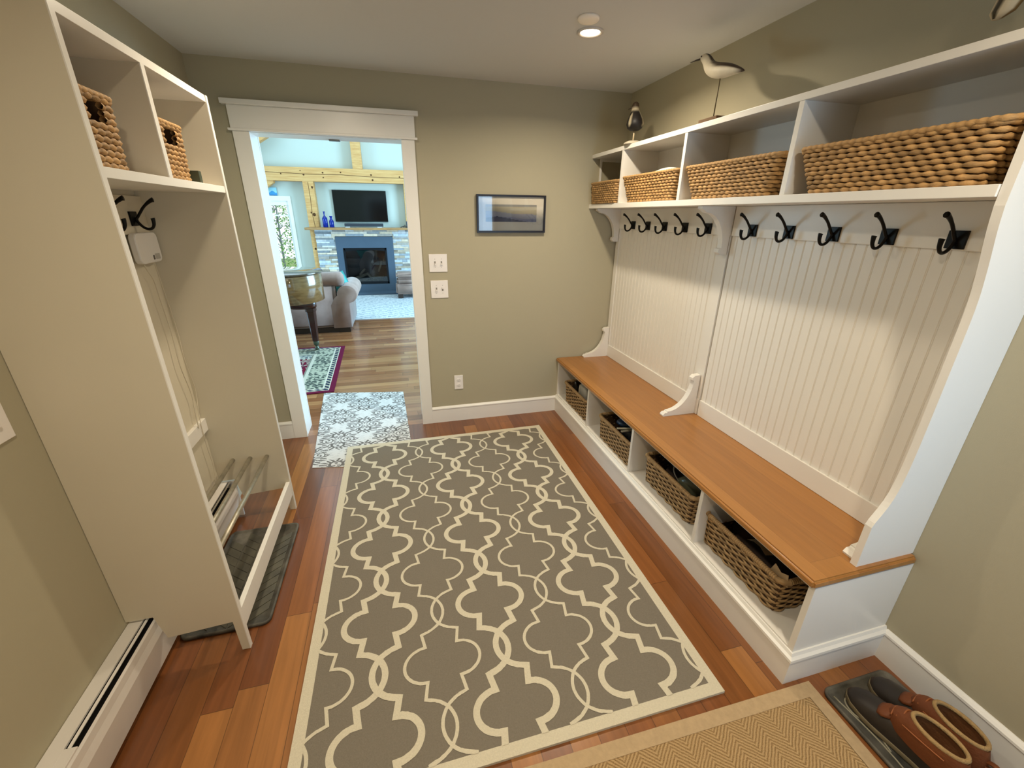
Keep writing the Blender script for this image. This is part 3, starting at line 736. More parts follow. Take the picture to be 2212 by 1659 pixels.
A_, B_, Cc, Dd = (-2.493, .86), (-1.757, .72), (-1.712, -.62), (-2.385, -.495)
mo = colgrid('door_mat', (Dd, Cc, B_, A_), 230, 420, matcol, 0.0005, .004, CLOTH)
# cut away the corner the big rug covers
bm = bmesh.new(); bm.from_mesh(mo.data)
for co, no in (((RX0-.001, 0, 0), (1, 0, 0)), ((0, RY1+.001, 0), (0, -1, 0))):
    bmesh.ops.bisect_plane(bm, geom=bm.verts[:]+bm.edges[:]+bm.faces[:], plane_co=co, plane_no=no)
kill = [f for f in bm.faces if f.calc_center_median().x > RX0 and f.calc_center_median().y < RY1]
bmesh.ops.delete(bm, geom=kill, context='FACES'); bm.to_mesh(mo.data); bm.free()
tag(mo, 'small off-white mat with grey damask medallions lying through the doorway', 'mat')

# ------------------------------------------------------------------ sisal rug in the foreground
SIS = bpy.data.materials.new('sisal_herringbone'); SIS.use_nodes = True
def _sisal():
    nt = SIS.node_tree; b = nt.nodes['Principled BSDF']; L = nt.links.new; N = nt.nodes.new
    def mth(op, a, bb=None, cc=None):
        n = N('ShaderNodeMath'); n.operation = op
        for i, v in enumerate((a, bb, cc)):
            if v is None: continue
            if isinstance(v, (int, float)): n.inputs[i].default_value = v
            else: L(v, n.inputs[i])
        return n.outputs[0]
    tc = N('ShaderNodeTexCoord'); sp = N('ShaderNodeSeparateXYZ'); L(tc.outputs['Object'], sp.inputs[0])
    wob = N('ShaderNodeTexNoise'); wob.inputs['Scale'].default_value = 35; L(tc.outputs['Object'], wob.inputs['Vector'])
    x, y = sp.outputs['X'], mth('MULTIPLY_ADD', wob.outputs['Fac'], .008, sp.outputs['Y'])
    tri = mth('PINGPONG', x, .055)
    ph = mth('DIVIDE', mth('ADD', y, mth('MULTIPLY', tri, .9)), .0125)
    st = mth('PINGPONG', ph, .5)                       # diagonal ridges
    fine = N('ShaderNodeTexNoise'); fine.inputs['Scale'].default_value = 330; fine.inputs['Detail'].default_value = 3; L(tc.outputs['Object'], fine.inputs['Vector'])
    h = mth('ADD', mth('MULTIPLY', st, 1.1), mth('MULTIPLY', fine.outputs['Fac'], .9))
    r = N('ShaderNodeValToRGB'); r.color_ramp.elements[0].position = .35; r.color_ramp.elements[1].position = 1.0
    r.color_ramp.elements[0].color = lin('80623D')+(1,); r.color_ramp.elements[1].color = lin('C4A578')+(1,)
    L(h, r.inputs[0]); L(r.outputs[0], b.inputs['Base Color']); b.inputs['Roughness'].default_value = .9; b.inputs['Specular IOR Level'].default_value = .15
    bp = N('ShaderNodeBump'); bp.inputs['Strength'].default_value = .9; bp.inputs['Distance'].default_value = .004; L(h, bp.inputs['Height']); L(bp.outputs[0], b.inputs['Normal'])
_sisal()
t = thing('sisal_rug', 'tan sisal rug with herringbone weave and tan cotton binding in the foreground', 'rug', (-1.3, -3.0, 0))
bm = bmesh.new(); prism(bm, [(-2.22, -3.64), (-.452, -3.68), (-.416, -2.521), (-2.222, -2.501)], 'z', .0005, .009); obj('woven_field', bm, SIS, t)
bm = bmesh.new(); S4 = [(-2.268, -3.66), (-.405, -3.70), (-.368, -2.475), (-2.27, -2.455)]; I4 = [(-2.222, -3.61), (-.450, -3.65), (-.414, -2.521), (-2.224, -2.501)]
for k in range(4): prism(bm, [S4[k], S4[(k+1) % 4], I4[(k+1) % 4], I4[k]], 'z', .0005, .0105)
obj('binding', bm, mat('tan_cotton_binding', 'BCA27E', .9, noise=.12, nscale=60, bump=.5, bscale=350, spec=.15), t)

# ------------------------------------------------------------------ boots
RUBB = mat('dark_brown_rubber', '2F2822', .45, noise=.15, nscale=20)
LEATH = mat('rust_leather', '77401C', .65, noise=.25, nscale=14, bump=.35, bscale=120)
SHEAR = mat('cream_shearling', 'A98A5C', .95, bump=1.0, bscale=180, noise=.2, nscale=60)
SOLE = mat('gum_sole', '6F6248', .7)
def ell(cx, cy, z, rx, ry, n=28, tilt=0.0, yb=None):
    out = []
    for k in range(n):
        a = 2*PI*k/n; y = ry*math.sin(a); x = rx*math.cos(a)
        out.append((cx+x, cy+y, z+tilt*y))
    return out
def foot_out(sc, z, lift=0, y0=0, L=.30, n=36, w=1.0):
    """shoe outline: toe at y=0 going to y=-L"""
    prof = [(0, .006), (.01, .024), (.035, .039), (.08, .047), (.12, .0465), (.17, .039), (.22, .034), (.26, .033), (.285, .025), (.299, .008)]
    R_ = [(q[1]*sc, -q[0]) for q in prof]; Lh = [(-q[1]*sc, -q[0]) for q in prof[::-1]]
    return [(x, y, z) for x, y in R_+Lh]
def boot_parts(t, mirror):
    bm = bmesh.new(); loft(bm, [foot_out(1.0, .0), foot_out(1.03, .003), foot_out(1.03, .016), foot_out(1.0, .018)]); obj('sole', bm, SOLE, t)
    # rubber bottom: dome over the toe, lower round the heel
    rings = []
    ys = [(-.002, .008, .022), (-.014, .025, .040), (-.035, .038, .054), (-.065, .044, .066), (-.10, .0455, .078), (-.135, .042, .088), (-.17, .038, .090), (-.21, .034, .085), (-.25, .033, .082), (-.28, .027, .080), (-.296, .010, .07)]
    for y, w_, h_ in ys:
        rings.append([(w_*math.cos(a)*(1 if math.sin(a) > 0 else 1), y, .016+max(0, (h_-.016)*math.sin(a)**.8 if math.sin(a) > 0 else 0)) for a in [PI*k/16 for k in range(17)]])
    bm = bmesh.new(); R_ = [[bm.verts.new(p) for p in r] for r in rings]
    for j in range(len(R_)-1):
        for i in range(16): bm.faces.new((R_[j][i], R_[j][i+1], R_[j+1][i+1], R_[j+1][i]))
    bm.faces.new(R_[0]); bm.faces.new(R_[-1][::-1]); bmesh.ops.recalc_face_normals(bm, faces=bm.faces)
    obj('rubber_bottom', bm, RUBB, t, smooth=True)
    # leather upper from instep to heel, opening tilted back
    bm = bmesh.new()
    U = [(.060, -.205, .0395, .098, .05), (.075, -.205, .0405, .098, .10), (.092, -.207, .041, .096, .12), (.112, -.213, .0415, .089, .10), (.130, -.220, .039, .074, .02), (.143, -.222, .0355, .068, -.02)]
    loft(bm, [ell(0, cy, z, rx, ry, tilt=tl) for z, cy, rx, ry, tl in U], False); 
    obj('leather_upper', bm, LEATH, t, smooth=True)
    bm = bmesh.new()
    rim = [Vector(p) for p in ell(0, -.222, .143, .032, .064, 28, -.02)]
    rings = []
    for i, p in enumerate(rim):
        c = Vector((0, -.222, p.z)); d = (p-c).normalized()
        rings.append([p+d*.0060*math.cos(A)+Vector((0, 0, .0075))*math.sin(A) for A in [2*PI*k/8 for k in range(8)]])
    loft(bm, rings, False, closed=True); obj('shearling_collar', bm, SHEAR, t, smooth=True)
    bm = bmesh.new(); loft(bm, [ell(0, -.226, .140, .033, .066), ell(0, -.222, .09, .030, .070), ell(0, -.215, .04, .028, .078), ell(0, -.215, .039, .002, .004)], False)
    obj('lining', bm, mat('tan_boot_lining', '6E4422', .95, bump=.5, bscale=90), t, smooth=True)
    bm = bmesh.new(); V = []
    pr = [(-.128, .030, .098), (-.112, .040, .092), (-.098, .036, .086), (-.088, .02, .080)]
    for y, w_, z in pr: V.append([bm.verts.new((w_*math.sin(a), y, z-.028*(1-math.cos(a)))) for a in [(-1+2*k/8)*1.25 for k in range(9)]])
    for j in range(3):
        for i in range(8): bm.faces.new((V[j][i], V[j][i+1], V[j+1][i+1], V[j+1][i]))
    o = obj('tongue', bm, LEATH, t, smooth=True); md = o.modifiers.new('s', 'SOLIDIFY'); md.thickness = .004
    bm = bmesh.new()
    for q, y in enumerate((-.125, -.137, -.149)): tube(bm, spline([(-.026, y, .098+q*.010), (0, y+.006, .112+q*.010), (.026, y, .098+q*.010)], 4), .0022, 6)
    tube(bm, spline([(.0405, -.16, .115), (.041, -.21, .118), (.038, -.26, .120)], 4), .0018, 6); tube(bm, spline([(-.0405, -.16, .115), (-.041, -.21, .118), (-.038, -.26, .120)], 4), .0018, 6)
    obj('lace', bm, mat('rawhide_lace', '9A5A30', .6), t, smooth=True)
    bm = bmesh.new(); tube(bm, spline([(0, -.292, .10), (.0, -.315, .112), (0, -.325, .10), (0, -.312, .088), (0, -.296, .085)], 4), .005, 8, flat=1.6)
    obj('heel_loop', bm, LEATH, t, smooth=True)
bt = local_thing('duck_boot', 'left boot of the pair, dark rubber toe and rust leather collar, on the tray', 'boot', 'pair of rubber-toed leather boots')
boot_parts(bt, 1); bt.location = (-.262, -2.538, .0085); bt.rotation_euler = (0, 0, math.radians(4)); bt.scale = (1.12, 1.05, 1.0)
bt2 = dup(bt, (-.140, -2.530, .0085), 'right boot of the pair, nearest the baseboard, rust leather with shearling collar', (0, 0, math.radians(-1)))

# ------------------------------------------------------------------ picture, switches, outlet
t = thing('framed_picture', 'small landscape print in a black frame on the far wall beside the doorway', 'picture', (-.877, 0, 1.49))
X0, X1, Z0, Z1 = -1.133, -.620, 1.488, 1.742; yb = -.004; yf = -.026; fwid = .013
bm = B((X0, X1, yf, yb, Z1-fwid, Z1), (X0, X1, yf, yb, Z0, Z0+fwid), (X0, X0+fwid, yf, yb, Z0+fwid, Z1-fwid), (X1-fwid, X1, yf, yb, Z0+fwid, Z1-fwid))
obj('frame', bm, mat('black_frame', '17131A', .35), t)
obj('mount', B((X0+fwid, X1-fwid, -.012, yb, Z0+fwid, Z1-fwid)), mat('cream_mount', 'E4DAC5', .8), t)
def paint(u, v):
    sky = hexc('B9AE91'); blue = hexc('8A8CA0'); dk = hexc('4E526A'); lt = hexc('C9C2B0')
    h1_ = .62-.22*u+.03*math.sin(9*u); h2_ = .40-.28*u+.02*math.sin(14*u+1); h3_ = .30*max(0, 1-1.7*abs(u-.22))+.02
    c = tuple(a*(.95+.1*v) for a in sky)
    if v > .86: c = hexc('9D9A92')
    if v < h1_: c = tuple(blue[i]+(lt[i]-blue[i])*.35 for i in range(3))
    if v < h2_: c = blue
    if v < h3_ or v < .1-.2*u: c = dk
    return c
def picture(name, x0, x1, z0, z1, y, fn, m, parent, nu=50, nv=24):
    vs, fs, cols = [], [], []
    for j in range(nv+1):
        for i in range(nu+1): vs.append((x0+(x1-x0)*i/nu, y, z0+(z1-z0)*j/nv))
    for j in range(nv):
        for i in range(nu):
            a = j*(nu+1)+i; fs.append((a, a+1, a+nu+2, a+nu+1)); cols.append(lin(fn((i+.5)/nu, (j+.5)/nv)))
    me = bpy.data.meshes.new(name); me.from_pydata(vs, [], fs); ca = me.color_attributes.new('Col', 'FLOAT_COLOR', 'CORNER'); buf = []
    for c in cols: buf += (list(c)+[1])*4
    ca.data.foreach_set('color', buf); me.materials.append(m); o = bpy.data.objects.new(name, me); C.objects.link(o)
    o.parent = parent; o.matrix_parent_inverse = Matrix.Translation(parent.location).inverted(); return o
PRINT = mat('art_print', 'FFFFFF', .7, attr=True, noise=.06, nscale=50)
picture('print', X0+.066, X1-.066, Z0+.074, Z1-.064, -.0125, paint, PRINT, t)
obj('glass', B((X0+fwid, X1-fwid, -.0175, -.0155, Z0+fwid, Z1-fwid)), GLASS, t)

PLATE = mat('white_switch_plate', 'EFE9E4', .3); SLOT = mat('switch_recess', '8D877E', .5)
def switch(x0, x1, z0, z1, label, up):
    t = thing('light_switch', label, 'light switch', ((x0+x1)/2, 0, z0), 'double switch plates beside the doorway')
    obj('plate', B((x0, x1, -.006, -.0005, z0, z1), bev=.002), PLATE, t)
    zc = (z0+z1)/2
    for k, s in enumerate((-.23, .23)):
        xc = (x0+x1)/2+s*(x1-x0)*.78
        obj('recess', B((xc-.0055, xc+.0055, -.0066, -.006, zc-.0125, zc+.0125)), SLOT, t)
        dz = .008 if up[k] else -.008
        obj('toggle', B((xc-.0042, xc+.0042, -.017, -.0055, zc+dz-.006, zc+dz+.006), bev=.0015), PLATE, t)
        for zz in (zc+.028, zc-.028): obj('screw', B((xc-.002, xc+.002, -.0068, -.006, zz-.002, zz+.002)), SLOT, t)
switch(-1.486, -1.356, 1.217, 1.342, 'upper white double toggle switch plate beside the doorway', (0, 0))
switch(-1.484, -1.358, 1.028, 1.156, 'lower white double toggle switch plate beside the doorway', (0, 1))
t = thing('wall_outlet', 'white double power outlet low on the far wall', 'outlet', (-1.306, 0, .278))
obj('plate', B((-1.341, -1.271, -.006, -.0005, .280, .400), bev=.002), PLATE, t)
for z in (.318, .362):
    bm = bmesh.new(); loft(bm, [[(-1.306+r*math.cos(a), y, z+r*.85*math.sin(a)) for a in [2*PI*k/20 for k in range(20)]] for r, y in ((.017, -.006), (.017, -.008), (.0155, -.0085))])
    o = obj('socket', bm, PLATE, t)
    obj('slot', B((-1.3125, -1.3105, -.0089, -.0084, z-.004, z+.006), (-1.3015, -1.2995, -.0089, -.0084, z-.004, z+.006), (-1.308, -1.304, -.0089, -.0084, z-.012, z-.008)), SLOT, t)
t = thing('light_switch', 'cream switch plate on the left wall at the edge of the view', 'light switch', (XL, -1.95, 1.04))
obj('plate', B((XL+.0005, XL+.008, -2.00, -1.884, 1.040, 1.162), bev=.002), PLATE, t)
obj('recess', B((XL+.008, XL+.0085, -1.934, -1.923, 1.088, 1.113)), SLOT, t)
obj('toggle', B((XL+.007, XL+.019, -1.933, -1.924, 1.085, 1.097), bev=.0015), PLATE, t)
obj('recess', B((XL+.008, XL+.0085, -1.966, -1.955, 1.088, 1.113)), SLOT, t)
obj('toggle', B((XL+.007, XL+.019, -1.965, -1.956, 1.085, 1.097), bev=.0015), PLATE, t)

# ------------------------------------------------------------------ carved birds on the shelf
def vcol(o, fn):
    me = o.data; ca = me.color_attributes.new('Col', 'FLOAT_COLOR', 'CORNER'); buf = []
    for p in me.polygons:
        for li in p.loop_indices: buf += list(lin(fn(me.vertices[me.loops[li].vertex_index].co)))+[1]
    ca.data.foreach_set('color', buf)
BIRDP = mat('painted_wood', 'FFFFFF', .55, attr=True, noise=.12, nscale=30)
BX = -.225
Ssec = [((-1.062, 2.311), (-1.066, 2.303), .005), ((-1.083, 2.323), (-1.086, 2.286), .015), ((-1.112, 2.319), (-1.096, 2.276), .019), ((-1.140, 2.300), (-1.107, 2.258), .020),
        ((-1.157, 2.279), (-1.123, 2.236), .026), ((-1.187, 2.264), (-1.160, 2.209), .034), ((-1.229, 2.252), (-1.215, 2.190), .038), ((-1.278, 2.238), (-1.272, 2.186), .033),
        ((-1.326, 2.216), (-1.323, 2.184), .020), ((-1.380, 2.186), (-1.378, 2.179), .006)]
t = thing('carved_shorebird', 'carved white-bellied shorebird with dark back on a wire leg on the right shelf', 'bird carving', (BX, -1.226, 2.02))
bm = bmesh.new(); rings = []; NR = 20
for (ty, tz), (by, bz), hw in Ssec:
    c = Vector((BX, (ty+by)/2, (tz+bz)/2)); a = Vector((0, (ty-by)/2, (tz-bz)/2))
    rings.append([c+a*math.cos(2*PI*k/NR)+Vector((hw, 0, 0))*math.sin(2*PI*k/NR) for k in range(NR)])
loft(bm, rings); o = obj('body', bm, BIRDP, t, smooth=True)
me = o.data; ca = me.color_attributes.new('Col', 'FLOAT_COLOR', 'POINT'); buf = []
for idx in range(len(me.vertices)):
    sec, k = divmod(idx, NR); ang = min(k, NR-k)/NR*360
    lim = [0, 0, 22, 24, 28, 48, 56, 58, 66, 180][min(sec, 9)]
    buf += list(lin('3A2A1C' if ang < lim else 'C9BEA6'))+[1]
ca.data.foreach_set('color', buf)
md = o.modifiers.new('sub', 'SUBSURF'); md.levels = 1; md.render_levels = 2
DARKW = mat('dark_stained_wood', '30231A', .5)
bm = bmesh.new(); tube(bm, [(BX, -1.064, 2.308), (BX, -1.03, 2.312), (BX, -.985, 2.3145)], [.0045, .0035, .0015], 8); obj('bill', bm, DARKW, t)
for s in (-1, 1):
    bm = bmesh.new(); bmesh.ops.create_uvsphere(bm, u_segments=10, v_segments=8, radius=.0035, matrix=Matrix.Translation((BX+s*.0152, -1.088, 2.310))); obj('eye', bm, DARKW, t, smooth=True)
bm = bmesh.new(); tube(bm, [(BX, -1.228, 2.195), (BX, -1.226, 2.12), (BX, -1.224, 2.034)], .0026, 8); obj('leg', bm, mat('wire_leg', '5E5238', .5, metal=.3), t)
bm = B((BX-.035, BX+.035, -1.29, -1.165, 2.0205, 2.036), bev=.003); obj('base', bm, mat('driftwood_base', '6B5136', .8, noise=.3, nscale=20), t)

B1 = (-.235, -.515)
t = thing('carved_shorebird', 'small dark carved bird with white side stripe on a pale peg, near the far wall', 'bird carving', (B1[0], B1[1], 2.02))
bm = bmesh.new()
sec = [(2.092, .004, 0), (2.096, .026, 0), (2.108, .042, 0), (2.128, .050, 0), (2.150, .046, .002), (2.172, .036, .006), (2.192, .027, .010), (2.208, .021, .014), (2.224, .0205, .016), (2.238, .018, .016), (2.247, .009, .014), (2.249, .001, .012)]
loft(bm, [[(B1[0]+r*math.cos(a), B1[1]+.0+dy+r*1.15*math.sin(a), z) for a in [2*PI*k/20 for k in range(20)]] for z, r, dy in sec])
o = obj('body', bm, BIRDP, t, smooth=True)
me = o.data; ca = me.color_attributes.new('Col', 'FLOAT_COLOR', 'POINT'); buf = []
for idx in range(len(me.vertices)):
    s_, k = divmod(idx, 20); a = 360*k/20
    z = sec[min(s_, 11)][0]; c = '120C0A'
    if 2.12 < z < 2.20 and a in (306.0, 324.0) : c = 'B5A98E'
    if 2.12 < z < 2.18 and a == 198: c = 'B5A98E'
    if 2.205 < z < 2.212: c = 'B5A98E'
    if z >= 2.224: c = '3B2C1B'
    buf += list(lin(c))+[1]
ca.data.foreach_set('color', buf)
bm = bmesh.new(); tube(bm, [(B1[0]-.012, B1[1]+.03, 2.222), (B1[0]-.028, B1[1]+.052, 2.214)], [.005, .001], 8); obj('bill', bm, DARKW, t)
bm = bmesh.new(); tube(bm, [(B1[0], B1[1]+.002, 2.096), (B1[0], B1[1]+.004, 2.03)], .0052, 10); obj('leg', bm, mat('pale_peg', 'B9A98A', .7), t)
bm = bmesh.new(); lathe(bm, [(.055, 2.0205), (.056, 2.026), (.048, 2.034), (.03, 2.040), (.01, 2.042)], B1[0], B1[1]+.004, 20); obj('base', bm, mat('pale_stone_base', 'C6BBA6', .8, noise=.2, nscale=30), t)

t = thing('carved_shorebird', 'cream and brown carved bird partly cut off at the top right corner above the shelf', 'bird carving', (-.12, -2.27, 2.02))
bm = bmesh.new()
pts = [(-.15, -2.194, 2.092, .010), (-.149, -2.201, 2.104, .024), (-.142, -2.212, 2.145, .030), (-.135, -2.225, 2.185, .042), (-.13, -2.24, 2.225, .045), (-.125, -2.255, 2.26, .035), (-.12, -2.265, 2.285, .022), (-.12, -2.28, 2.31, .018), (-.12, -2.30, 2.33, .016), (-.12, -2.315, 2.335, .006)]
loft(bm, [[(x+r*math.cos(a), y+r*math.sin(a), z) for a in [2*PI*k/20 for k in range(20)]] for x, y, z, r in pts])
o = obj('body', bm, BIRDP, t, smooth=True)
me = o.data; ca = me.color_attributes.new('Col', 'FLOAT_COLOR', 'POINT'); buf = []
for idx in range(len(me.vertices)):
    s_, k = divmod(idx, 20); a = 360*k/20
    c = '7A5A2E' if a in (270, 288, 306) else 'CDBB9B'
    if a in (162, 180): c = '3B3018'
    buf += list(lin(c))+[1]
ca.data.foreach_set('color', buf)
bm = bmesh.new(); tube(bm, [(-.122, -2.262, 2.24), (-.12, -2.27, 2.04)], .004, 8); obj('leg', bm, mat('brown_peg', '6B4526', .6), t)
bm = B((-.165, -.075, -2.33, -2.21, 2.0205, 2.042), bev=.004); obj('base', bm, MATS['driftwood_base'], t)

# ================================================================== LIVING ROOM
t = thing('timber_frame', 'honey pine post-and-beam timber frame across the living room fireplace wall', 'timber frame', (-2.4, 6.7, 0))
obj('tie_beam', B((-6.4, 1.4, 6.60, 6.79, 2.185, 2.43), bev=.006), PINEX, t)
obj('post', B((-3.345, -3.15, 6.60, 6.79, 0, 2.185), bev=.006), PINE, t)
obj('post', B((-1.435, -1.24, 6.60, 6.79, 0, 2.185), bev=.006), PINE, t)
obj('king_post', B((-2.385, -2.20, 6.60, 6.79, 2.43, 4.39), bev=.006), PINE, t)
bm = bmesh.new(); prism(bm, [(-4.35, 2.43), (-4.15, 2.43), (-2.9, 4.35), (-3.1, 4.35)][::1], 'y', 6.62, 6.77)
bm.free()
bm = bmesh.new(); prism(bm, [(-4.30, 2.60), (-4.16, 2.50), (-3.55, 3.30), (-3.70, 3.38)], 'y', 6.3, 6.44); bm.free()
bm = bmesh.new(); prism(bm, [(-5.6, 1.9), (-5.45, 1.9), (-3.60, 3.0), (-3.68, 3.12), (-3.9, 3.05)], 'y', 6.40, 6.55); obj('rafter_brace', bm, PINEX, t)
bm = bmesh.new(); prism(bm, [(-4.25, 1.95), (-4.15, 1.95), (-3.86, 2.15), (-3.86, 2.185), (-4.05, 2.185)], 'y', 6.62, 6.76); obj('knee_brace', bm, PINE, t)
bm = bmesh.new()
cr = [(-4.3, 2.335), (-3.9, 2.33), (-3.6, 2.322), (-3.2, 2.312), (-2.9, 2.312), (-2.6, 2.318), (-2.2, 2.300), (-1.8, 2.290), (-1.2, 2.288)]
prism(bm, [(x, z+.004) for x, z in cr]+[(x, z-.004) for x, z in cr[::-1]], 'y', 6.597, 6.601)
for x, z, r in ((-3.7, 2.305, .012), (-3.3, 2.30, .016), (-2.95, 2.345, .015), (-2.62, 2.36, .014), (-2.05, 2.33, .016), (-2.03, 2.24, .018), (-2.95, 2.26, .012), (-1.5, 2.31, .014), (-3.35, 2.37, .01)):
    loft(bm, [[(x+r*math.cos(a), y, z+r*math.sin(a)) for a in [2*PI*k/10 for k in range(10)]] for y in (6.602, 6.5965)])
obj('beam_crack', bm, CRACK, t)
bm = bmesh.new()
cr = [(-3.245, 2.17), (-3.24, 1.9), (-3.25, 1.6), (-3.235, 1.4), (-3.24, 1.0), (-3.25, .5)]
prism(bm, [(x-.004, z) for x, z in cr]+[(x+.003, z) for x, z in cr[::-1]], 'y', 6.597, 6.601)
for x, z, r in ((-3.18, 2.08, .022), (-3.215, 1.585, .034), (-3.265, 1.62, .016), (-3.29, .93, .022)):
    loft(bm, [[(x+r*.8*math.cos(a), y, z+r*math.sin(a)) for a in [2*PI*k/12 for k in range(12)]] for y in (6.602, 6.5965)])
obj('post_knot', bm, CRACK, t)

# fireplace
STONE = mat('ledgestone', 'FFFFFF', .85, attr=True, noise=.25, nscale=18, bump=.7, bscale=60)
t = thing('fireplace', 'stacked grey ledgestone gas fireplace with slate surround in the living room', 'fireplace', (-2.3, 6.6, 0))
FX0, FX1, FY = -3.245, -1.25, 6.57
SX0, SX1, SZ = -2.887, -1.742, 1.16
rs = random.Random(21); vs = []; fs = []; cols = []
def cbox(x0, x1, y0, y1, z0, z1, c):
    k = len(vs); vs.extend([(x, y, z) for z in (z0, z1) for y in (y0, y1) for x in (x0, x1)])
    for f in ((0, 2, 3, 1), (4, 5, 7, 6), (0, 1, 5, 4), (2, 6, 7, 3), (0, 4, 6, 2), (1, 3, 7, 5)): fs.append(tuple(k+i for i in f)); cols.append(c)
z = 0.0
while z < 1.30:
    h = rs.choice((.028, .034, .042, .05)); h = min(h, 1.302-z)
    if h < .008: break
    x = FX0-rs.uniform(0, .02)
    while x < FX1:
        L_ = rs.uniform(.10, .38); x1 = min(x+L_, FX1)
        g = rs.choice((.55, .66, .72, .78, .82, .86, .64)); tint = rs.choice(((1, 1, 1), (.96, 1, 1.03), (1.05, 1, .93), (1.08, .99, .86)))
        c = lin(tuple(min(1, g*q*1.05) for q in tint))
        segs = [(x, x1)]
        if z < SZ-.001:
            segs = []
            if x < SX0: segs.append((x, min(x1, SX0)))
            if x1 > SX1: segs.append((max(x, SX1), x1))
        for a, b in segs:
            if b-a > .004: cbox(a+.001, b-.001, FY+rs.uniform(-.012, .008), 6.60, z+.001, z+h-.001, c)
        x = x1
    z += h
me = bpy.data.meshes.new('stone_facing'); me.from_pydata(vs, [], fs); ca = me.color_attributes.new('Col', 'FLOAT_COLOR', 'CORNER'); buf = []
for c in cols: buf += (list(c)+[1])*4
ca.data.foreach_set('color', buf); me.materials.append(STONE); o = bpy.data.objects.new('stone_facing', me); C.objects.link(o); o.parent = t; o.matrix_parent_inverse = Matrix.Translation(t.location).inverted()
obj('chimney_core', B((-3.148, SX0, 6.60, 6.795, 0, 1.30), (SX1, -1.437, 6.60, 6.795, 0, 1.30), (SX0, SX1, 6.60, 6.795, SZ, 1.30)), mat('mortar', '6E7072', .9), t)
SLATE = mat('blue_grey_slate', '4B5B6B', .45, noise=.08, nscale=6)
GX0, GX1, GZ0, GZ1 = -2.755, -1.888, .20, .905
obj('slate_surround', B((SX0, GX0, FY-.012, 6.62, .04, SZ), (GX1, SX1, FY-.012, 6.62, .04, SZ), (GX0, GX1, FY-.012, 6.62, GZ1+.035, SZ), (GX0, GX1, FY-.012, 6.62, .04, GZ0)), SLATE, t)
obj('hearth_slab', B((-3.0, -1.62, 6.30, FY-.012, .0, .04), bev=.003), SLATE, t)
DKM = mat('firebox_black_metal', '0C1118', .4, metal=.3)
bm = bmesh.new()
arch = [(GX0+(GX1-GX0)*k/16, GZ1-.0+.035*math.sin(PI*k/16)-.0) for k in range(17)]
prism(bm, [(GX0, GZ1+.036)]+[(GX0+.035, GZ1-.03)]+[(GX0+.035+(GX1-GX0-.07)*k/16, GZ1-.03+.03*math.sin(PI*k/16)) for k in range(1, 16)]+[(GX1-.035, GZ1-.03), (GX1, GZ1+.036)], 'y', FY-.02, FY+.01)
box(bm, GX0, GX0+.035, FY-.02, FY+.01, GZ0, GZ1+.03); box(bm, GX1-.035, GX1, FY-.02, FY+.01, GZ0, GZ1+.03); box(bm, GX0, GX1, FY-.02, FY+.01, GZ0, GZ0+.045)
obj('firebox_frame', bm, DKM, t)
obj('firebox_interior', B((GX0, GX1, 6.775, 6.79, GZ0, GZ1+.035), (GX0, GX0+.01, FY+.01, 6.78, GZ0, GZ1+.03), (GX1-.01, GX1, FY+.01, 6.78, GZ0, GZ1+.03), (GX0, GX1, FY+.01, 6.78, GZ0, GZ0+.02), (GX0, GX1, FY+.01, 6.78, GZ1+.02, GZ1+.035)), mat('firebox_lining', '1A222B', .8), t)
LOG = mat('ceramic_log', '6F6A62', .9, noise=.4, nscale=25, bump=.6)
for a, b, r in (((-2.62, 6.68, .26), (-2.02, 6.70, .27), .035), ((-2.60, 6.64, .31), (-2.30, 6.72, .40), .03), ((-2.10, 6.66, .44), (-2.02, 6.72, .66), .022), ((-2.35, 6.66, .42), (-2.25, 6.64, .28), .026), ((-2.28, 6.68, .30), (-2.0, 6.65, .33), .03), ((-2.50, 6.70, .38), (-2.38, 6.70, .50), .022)):
    bm = bmesh.new(); tube(bm, [a, tuple((a[i]+b[i])/2+.006 for i in range(3)), b], [r*.9, r, r*.8], 10); obj('fire_log', bm, LOG, t, smooth=True)
obj('fire_glass', B((GX0+.035, GX1-.035, FY-.004, FY-.001, GZ0+.045, GZ1-.01)), GLASS, t)
bm = B((-3.40, -1.22, 6.36, 6.60, 1.302, 1.345), bev=.006)
tag(obj('mantel_shelf', bm, mat('pine_mantel', 'B98C55', .6, noise=.3, nscale=4, stretch=(2, 10, 20), col2='8F6A42', bump=.3)), 'live-edge pine mantel shelf above the stone fireplace', 'shelf')
# television, sound bar, bottles, ornaments
t = thing('television', 'flat black television hung above the fireplace mantel', 'television', (-2.33, 6.76, 1.45))
def sk(x, y=6.8): return -1.716+(x+1.716)*(y+3.197)/(6.8+3.197)
obj('screen', B((-2.838, -1.812, 6.752, 6.756, 1.470, 2.042)), mat('tv_screen_glass', '05070A', .12), t)
obj('bezel', B((-2.850, -1.800, 6.755, 6.785, 1.452, 2.052), bev=.003), mat('tv_bezel', '0B0C0E', .4), t)
obj('wall_bracket', B((-2.5, -2.15, 6.785, 6.799, 1.6, 1.9)), BLACK, t)
t = thing('sound_bar', 'long dark sound bar on the mantel below the television', 'speaker', (-2.3, 6.5, 1.346))
obj('speaker_bar', B((-2.66, -1.905, 6.46, 6.54, 1.362, 1.425), bev=.01), mat('speaker_grille', '30353B', .8), t)
for x in (-2.60, -1.98): obj('foot', B((x-.045, x+.045, 6.44, 6.53, 1.346, 1.362), bev=.003), mat('white_foot', 'DDE3E6', .4), t)
COB = mat('cobalt_glass', '1238B0', .08, trans=.55, noise=.1)
